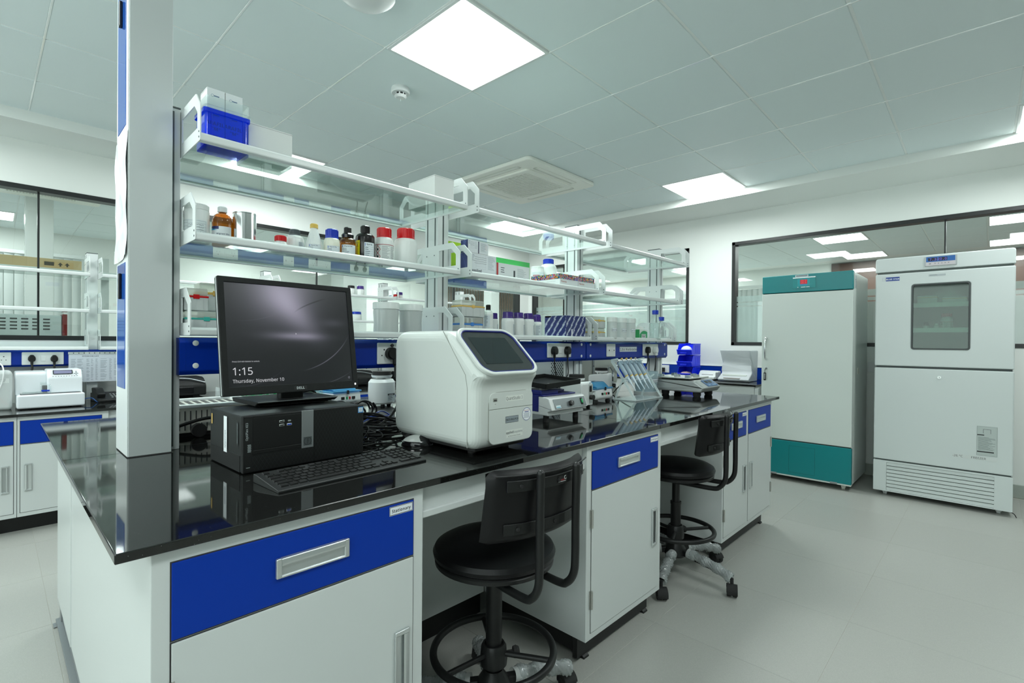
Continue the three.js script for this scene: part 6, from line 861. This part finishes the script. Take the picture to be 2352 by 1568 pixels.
{ // plate reader / washer
  const t = thing('plate_reader', 'white plate washer with a small display on the back bench', 'plate washer', [.275, CB, -4.5], 0);
  part('lower_housing', bb(-.168, .168, .006, .095, -.30, 0, .012, 3), M.deviceBlue, t); part('rear_housing', sweepX(rpoly([[-.33, .09], [-.10, .09], [-.105, .238, .025], [-.33, .24, .02]]), -.172, -.02, .008, 3), M.deviceBlue, t);
  part('head_housing', sweepX(rpoly([[-.30, .09], [-.03, .09, .004], [-.04, .20, .012], [-.09, .252, .01], [-.30, .252, .02]]), -.022, .158, .009, 3), M.deviceBlue, t);
  const mx = new THREE.Matrix4().makeRotationX(-.81).setPosition(.068, .2285, -.0625);
  part('display', plate(rrect(.092, .03, .002), .0015).translate(-.01, .008, .001).applyMatrix4(mx), phy(lin(.22, .22, .34), .2), t); { const f = rrect(.1, .036, .003); f.holes.push(rrect(.091, .029, .002)); part('display_frame', plate(f, .002).translate(-.01, .008, .001).applyMatrix4(mx), M.dark, t); }
  for (let k = 0; k < 10; k++) part('key', plate(rrect(.008, .003, .001), .0015).translate(-.06 + k * .0135, -.03, .001).applyMatrix4(mx), M.greyCap, t); for (const [u, v] of [[.058, .012], [.058, .0], [.05, -.008], [.058, -.014], [.066, -.008]]) part('key', plate(rrect(.007, .004, .001), .0015).translate(u, v, .001).applyMatrix4(mx), M.greyCap, t);
  part('carriage_well', bb(-.15, .15, .0935, .0975, -.1, -.025), M.dark, t); part('carriage', bb(-.145, .145, .097, .104, -.095, -.03, .002), M.alu, t); part('plate_tray', bb(-.14, -.01, .104, .112, -.09, -.035, .002), M.clear, t); part('wash_head_cover', sweepX(rpoly([[-.11, .10], [-.02, .10], [-.025, .15, .02], [-.06, .172, .02], [-.11, .172]]), -.055, -.002, .004, 2), M.clear, t); part('wash_head', bb(-.045, -.012, .105, .15, -.09, -.04, .006), M.dark, t); part('well_plate', bb(-.05, -.01, .112, .122, -.06, -.02, .001), M.blueCap, t);
  part('foot', merge(bb(-.15, -.1, 0, .008, -.25, -.02), bb(.1, .15, 0, .008, -.25, -.02)), M.rubber, t); part('flex', tube([[.165, .03, -.2], [.22, .035, -.2], [.24, .02, -.19], [.25, .008, -.18], [.255, .006, -.17]], .0035, 30, 6), phy(lin(.005, .08, .3), .4), t); }
{ const t = thing('jerrycan', 'translucent white jerrycan with a red tube, cut off by the left edge', 'jerrycan', [.0, CB, -4.66]);
  part('can_body', bb(-.09, .09, 0, .25, -.1, .1, .022, 3), M.milk, t); part('cap', cyl(.025, .025, .022, -.05, .25, .02), M.plastic, t); part('red_tube', tube([[-.03, .06, .07], [.01, .1, .08], [.05, .05, .085], [.07, .03, .07]], .005, 30, 8), M.red, t); part('white_tube', tube([[-.05, .27, .02], [.03, .30, .05], [.05, .24, .11], [.03, .14, .108], [-.03, .10, .108]], .004, 40, 8), M.plastic, t); sheet('mark', t, printed(.06, .03, (x, a, b) => { lines(x, a * .1, b * .1, a * .8, b * .8, 3, '#8a8f90'); }, { bg: '#dfe4e2' }), .06, .03, .045, .19, .1006); }
{ const t = thing('telephone', 'black desk telephone with handset on the back bench left of the column', 'telephone', [.602, CB, -4.72], .15);
  part('base', sweepX(rpoly([[-.16, .0], [.03, 0, .004], [.03, .018, .006], [-.09, .06, .008], [-.16, .06, .006]]), -.07, .08, .004, 2), M.dark, t); part('handset', merge(sweepX(rpoly([[-.12, .055], [.0, .03], [.01, .06, .008], [-.06, .10, .012], [-.13, .10, .01]]), -.072, -.022, .006, 2)), M.black, t); for (let i = 0; i < 3; i++) for (let j = 0; j < 4; j++) part('key', box(.012, .004, .009, .02 + i * .02, .033 + j * .0068 - .003, -.0 - j * .019 + .005, .001), M.alu, t);
  part('curly_cord', tube(Array.from({ length: 60 }, (_, i) => [-.06 + i * .0032 + .006 * Math.cos(i * 1.9), .008 + .006 * Math.abs(Math.sin(i * 1.9)), .05 + .01 * Math.sin(i * .2)]), .0022, 160, 5), M.rubber, t); }
for (const [x, l, w, h] of [[1.0, 'black rounded instrument on the back bench, seen right of the column below the trunking', .46, .155], [2.55, 'black instrument on the back bench seen between monitor and analyser', .52, .15], [3.35, 'low black instrument on the back bench right of the other black ones', .36, .12]]) {
  const t = thing('black_instrument', l, 'instrument', [x, CB, -4.8]); part('housing', sweepX(rpoly([[-.17, .01], [.12, .01, .01], [.12, h * .6, .02], [.04, h, .04], [-.17, h, .02]]), -w / 2, w / 2, .012, 3), M.blackMatt, t); part('arc_trim', tube([[-w * .48, h * .72, .11], [-w * .2, h * .94, .075], [w * .2, h * .94, .075], [w * .48, h * .72, .11]], .005, 30, 8), M.aluDark, t); part('screen', bb(-w * .3, w * .3, h * .18, h * .5, .1185, .1215, .002), M.blackGloss, t); part('foot', merge(bb(-w * .4, -w * .3, 0, .011, -.1, .1), bb(w * .3, w * .4, 0, .011, -.1, .1)), M.rubber, t); }
{ const YT = 1.653 + .0115, YM = 1.391 + .0115; // jars on the back rack
  bottle('reagent_jar', 'white jar with a dark cap on the top back shelf', 'jar', [2.62, YT, -4.87], { R: .04, s0: .07, s1: .085, rn: .032, mat: M.hdpe, cap: M.black, rc: .035, c0: .088, c1: .115 });
  bottle('reagent_jar', 'white jar with a purple cap on the top back shelf left of the rack post', 'jar', [2.72, YT, -4.86], { R: .042, s0: .07, s1: .085, rn: .034, mat: M.hdpe, cap: M.purple, rc: .036, c0: .088, c1: .118, ring: true });
  bottle('reagent_jar', 'white jar with a purple cap on the top back shelf right of the rack post', 'jar', [3.21, YT, -4.86], { R: .038, s0: .05, s1: .06, rn: .032, mat: M.hdpe, cap: M.purple, rc: .034, c0: .062, c1: .09, ring: true });
  carton('small red box on the top back shelf beside the purple capped jar', 3.12, 3.165, YT, YT + .06, -4.86, -4.80, M.red); carton('small light blue box on the top back shelf next to the rack post', 3.04 + .07, 3.118, YT, YT + .05, -4.92, -4.88, M.lidBlue);
  bottle('reagent_jar', 'white jar with a wide blue cap on the middle back shelf', 'jar', [2.68, YM, -4.87], { R: .055, s0: .07, s1: .082, rn: .045, mat: M.hdpe, cap: M.blueCap, rc: .05, c0: .083, c1: .105, ring: true });
  carton('lime green box standing on the back shelf behind the monitor', 2.46, 2.62, YM, YM + .22, -4.95, -4.93, M.lime); }
{ const t = thing('steel_oven', 'stainless steel cabinet on the rear worktop behind the pipette stand', 'oven', [3.42, C, -2.3]);
  part('cabinet', bb(-.27, .27, .02, .34, -.42, 0, .004), M.steel, t); part('hinge_post', bb(-.09, -.075, .02, .34, 0, .006, .001), M.aluDark, t); part('door', bb(-.07, .27, .03, .33, 0, .004, .002), M.steel, t); for (const y of [.06, .17, .29]) part('rivet', cylZ(.004, .004, -.0825, y, .007, 8), M.seam, t); part('latch', merge(bb(-.06, -.04, .09, .12, .004, .02, .004)), M.chrome, t); for (const x of [-.22, .22]) for (const z of [-.36, -.05]) part('foot', cyl(.02, .018, .02, x, 0, z), M.rubber, t);
  part('grey_hoses', merge(tube([[.05, .02, .05], [.12, .12, .06], [.2, .17, .05], [.28, .1, .02]], .006, 40, 8), tube([[-.02, .004, .12], [.05, .06, .1], [.1, .11, .07], [.08, .16, .05], [.04, .1, .05]], .005, 40, 8)), M.aluDark, t); }
{ const t = thing('perforated_unit', 'white instrument with a perforated panel on the rear worktop behind the shaker', 'instrument', [2.88, C, -2.40]);
  part('cabinet', bb(-.3, .205, .012, .27, -.35, 0, .004), M.plastic, t); const g = []; for (let j = 0; j < 17; j++) for (let i = 0; i < 6; i++) g.push(cylZ(.0062, .002, .055 + i * .0245 + (j % 2) * .01225, .03 + j * .0138, .0002, 6)); const v = part('vent_holes', merge(...g), M.seam, t); for (const x of [-.26, .16]) for (const z of [-.3, -.04]) part('foot', cyl(.016, .016, .013, x, 0, z), M.rubber, t); }

// ---------- laboratory stools ----------
// bubble wrap sleeve: a tube whose radius carries rows of round bubbles
function wrapSleeve(pts, r, n = 70, seg = 26) {
  const g = new THREE.TubeGeometry(curve(pts), n, r, seg, false), p = g.attributes.position, nn = g.attributes.normal;
  for (let i = 0; i < p.count; i++) { const a = Math.floor(i / (seg + 1)), b = i % (seg + 1), u = a / n * pts.length * 5.2 * 1.0, v = b / seg * 10 + (Math.floor(u) % 2) * .5; const k = Math.max(0, 1 - 5.2 * ((u % 1 - .5) ** 2 + ((v % 1) - .5) ** 2)); const e = .0045 * Math.sqrt(k) + .003 * Math.sin(a * .31) + (b === 0 || b === seg ? 0 : .0012 * Math.sin(b * 2.1 + a * .7)); const w = b === seg ? 0 : 1;
    const bb0 = b === seg ? a * (seg + 1) : i; p.setXYZ(i, p.getX(i) + nn.getX(i) * e, p.getY(i) + nn.getY(i) * e, p.getZ(i) + nn.getZ(i) * e); }
  g.computeVertexNormals(); return g;
}
function makeStool(label, pos, turn, legTurn, drop) {
  const t = thing('lab_stool', label, 'stool', pos, turn), S = .585; t.userData.group = undefined; delete t.userData.group;
  part('seat', lathe([[0, S + .004], [.08, S + .004], [.13, S + .001], [.165, S - .006], [.185, S - .017], [.1915, S - .030], [.189, S - .042], [.178, S - .050], [0, S - .050]], 56), M.vinyl, t, 'round padded black vinyl seat');
  part('seat_pan', lathe([[0, S - .048], [.180, S - .048], [.186, S - .053], [.185, S - .064], [.17, S - .070], [0, S - .070]], 56), M.black, t);
  // curved padded backrest facing -z, standing at z = +bz
  const bz = .236, y0 = .665, y1 = .862, hw = .191, cz = (u) => bz - .055 * u * u * 1.0, nu = 36, nv = 20;
  { const pos2 = [], idx = [], uv = []; const pt = (i, j, s) => { const a = i / nu * 2 - 1, b = j / nv; const ex = 1 - Math.pow(Math.abs(a), 6) * .04, e = Math.max(Math.abs(a) ** 10, Math.abs(b * 2 - 1) ** 8); const th = .021 * Math.sqrt(Math.max(0, 1 - e)); const x = a * hw * (1 - .02 * (2 * b - 1)), y = y0 + (y1 - y0) * b + .012 * (1 - a * a) * (b > .5 ? 1 : -.4) * 0, yy = b === 0 || b === 1 ? y : y, z = cz(a) + .022 * (b - .5) + (s > 0 ? th * .75 : -th * 1.15); const roll = b > .82 ? (b - .82) * .04 * 1 : 0; return [x, yy + (Math.abs(a) > .9 ? (0.5 - b) * (Math.abs(a) - .9) * .16 : 0), z - roll]; };
    for (const s of [1, -1]) { const o = pos2.length / 3; for (let j = 0; j <= nv; j++) for (let i = 0; i <= nu; i++) { pos2.push(...pt(i, j, s)); uv.push(i / nu, j / nv); } for (let j = 0; j < nv; j++) for (let i = 0; i < nu; i++) { const a = o + j * (nu + 1) + i, b = a + 1, c = a + nu + 1, d = c + 1; s > 0 ? idx.push(a, b, d, a, d, c) : idx.push(a, d, b, a, c, d); } }
    const g = new THREE.BufferGeometry(); g.setAttribute('position', new THREE.Float32BufferAttribute(pos2, 3)); g.setAttribute('uv', new THREE.Float32BufferAttribute(uv, 2)); g.setIndex(idx); g.computeVertexNormals(); part('backrest', g, M.vinyl, t, 'curved padded black backrest'); }
  part('welt', tube(Array.from({ length: 25 }, (_, i) => { const a = -0.93 + i / 24 * 1.86; return [a * hw, y1 - .012, cz(a) + .029]; }), .0025, 40, 6), M.black, t);
  for (const y of [.705, .822]) { const z0 = .0195 + .022 * ((y - y0) / (y1 - y0) - .5); const pts = Array.from({ length: 13 }, (_, i) => { const a = -.78 + i * .13; return [a * hw, y, cz(a) + z0]; });
    const g = []; for (let i = 0; i < 12; i++) { const a = new V3(...pts[i]), b = new V3(...pts[i + 1]), m = a.clone().add(b).multiplyScalar(.5), q = box(a.distanceTo(b) + .002, .03, .006, 0, 0, 0, .002, 1); q.rotateY(-Math.atan2(b.z - a.z, b.x - a.x)); q.translate(m.x, m.y, m.z); g.push(q); }
    const st = part('back_strip', merge(...g), M.black, t); for (const a of [-.6, 0.04, .62]) part('bolt', cylZ(.005, .005, a * hw, y, cz(a) + z0 + .005, 10), M.rubber, st); }
  for (const s of [-1, 1]) part('back_tube', merge(tube([[s * .071, .852, bz + .038], [s * .071, .70, bz + .036], [s * .071, .60, bz + .036], [s * .071, .548, bz + .031], [s * .071, .513, bz + .008], [s * .071, .50, bz - .03], [s * .071, .500, .05], [s * .071, .502, -.02]], .0115, 70, 14), at(new THREE.SphereGeometry(.0115, 12, 8), s * .071, .852, bz + .038)), M.black, t);
  part('back_badge', bb(.005, .04, .814, .832, bz + .026, bz + .028), M.black, t); sheet('badge_print', t, printed(.036, .018, (x, a, b) => { x.fillStyle = '#0b0c0c'; x.fillRect(0, 0, a, b); x.fillStyle = '#a4161c'; x.font = `italic bold ${b * .42}px serif`; x.textAlign = 'left'; x.textBaseline = 'middle'; x.fillText('Genesis', 0, b * .62, a * .7); x.strokeStyle = '#d8dcdc'; x.lineWidth = b * .08; x.beginPath(); x.arc(a * .82, b * .35, b * .25, .6, 5); x.stroke(); x.fillStyle = '#c8cccc'; x.fillRect(a * .05, b * .84, a * .8, b * .08); }, { res: 5000 }), .036, .018, .022, .823, bz + .0305);
  part('seat_plate', merge(bb(-.075, .075, .494, .504, -.09, .09, .003), cyl(.03, .03, .02, 0, .478, 0)), M.black, t);
  part('gas_column', merge(cyl(.0195, .0195, .2, 0, .30, 0)), M.black, t); part('column_sleeve', merge(cyl(.0255, .0255, .24 - drop, 0, .155, 0), cyl(.0275, .0275, .012, 0, .385 - drop, 0)), M.black, t);
  const L = t;
  const RY = .235, ring = part('foot_ring', merge(new THREE.TorusGeometry(.188, .0115, 12, 72).rotateX(PI / 2).translate(0, RY, 0)), M.black, t);
  part('ring_hub', lathe([[.028, .19], [.042, .19], [.043, .205], [.04, .245], [.034, .255], [.028, .255]], 30), M.black, t); for (let k = 0; k < 3; k++) { const a = k * 2 * PI / 3 + legTurn + .9; part('ring_spoke', bar([.035 * Math.cos(a), RY - .008, .035 * Math.sin(a)], [.186 * Math.cos(a), RY - .002, .186 * Math.sin(a)], .0085), M.black, t); }
  { const kb = part('ring_knob', merge(bar([.04, .215, .0], [.065, .215, .0], .008), lathe([[0, .0], [.017, .002], [.019, .012], [.015, .02], [0, .021]], 12).rotateZ(-PI / 2).translate(.062, .215, 0)), M.rubber, t); kb.rotation.y = -legTurn - .35; }
  part('hub', lathe([[0, .10], [.05, .098], [.058, .11], [.05, .14], [.034, .165], [.03, .175], [0, .175]], 30), M.black, L);
  const legShape = merge(sweepX(rpoly([[.03, .112], [.285, .078, .008], [.285, .092, .008], [.03, .142]]), -.015, .015, .004, 2));
  const sleeve = wrapSleeve([[0, .128, .085], [0, .118, .14], [0, .108, .2], [0, .092, .26], [0, .078, .297]], .0205), tapeG = tube([[0, .127, .07], [0, .121, .115]], .0235, 6, 18);
  const wheel = merge(cylX(.026, .018, -.013, .026, .012, 26), cylX(.026, .018, .013, .026, .012, 26), cylX(.012, .048, 0, .026, .012, 16)), hood = merge(sweepX((() => { const s = new THREE.Shape(); s.absarc(.012, .026, .031, -.35, PI * .92, false); s.lineTo(-.006, .03); s.absarc(.012, .026, .0265, PI * .92, -.35, true); s.closePath(); return s; })(), -.024, .024), cyl(.008, .008, .03, 0, .05, 0, 12));
  for (let k = 0; k < 5; k++) { const a = k * 2 * PI / 5 + legTurn; const l = part('leg', legShape, M.black, L); l.rotation.y = a; part('bubble_wrap', sleeve, M.bubble, l, 'bubble wrap sleeve on the leg'); part('tape', tapeG, M.wrap, l);
    const c = part('caster', hood, M.rubber, L); const d = .298; c.position.set(d * Math.sin(a), 0, d * Math.cos(a)); c.rotation.y = a + 1.1 * (k % 2 ? 1 : -1) + k * .4; part('wheel', wheel, M.rubber, c); }
  return t;
}
M.bubble = phy(lin(.62, .66, .66), .18, { transmission: .62, thickness: 0 });
makeStool('black round lab stool with backrest in front, nearest the camera', [1.095, 0, -1.12], -.08, .123, -.09);
makeStool('black round lab stool with backrest, the farther one by the two-door cabinet', [2.475, 0, -1.18], .06, -.14, .02);

renderer.render(scene, camera);
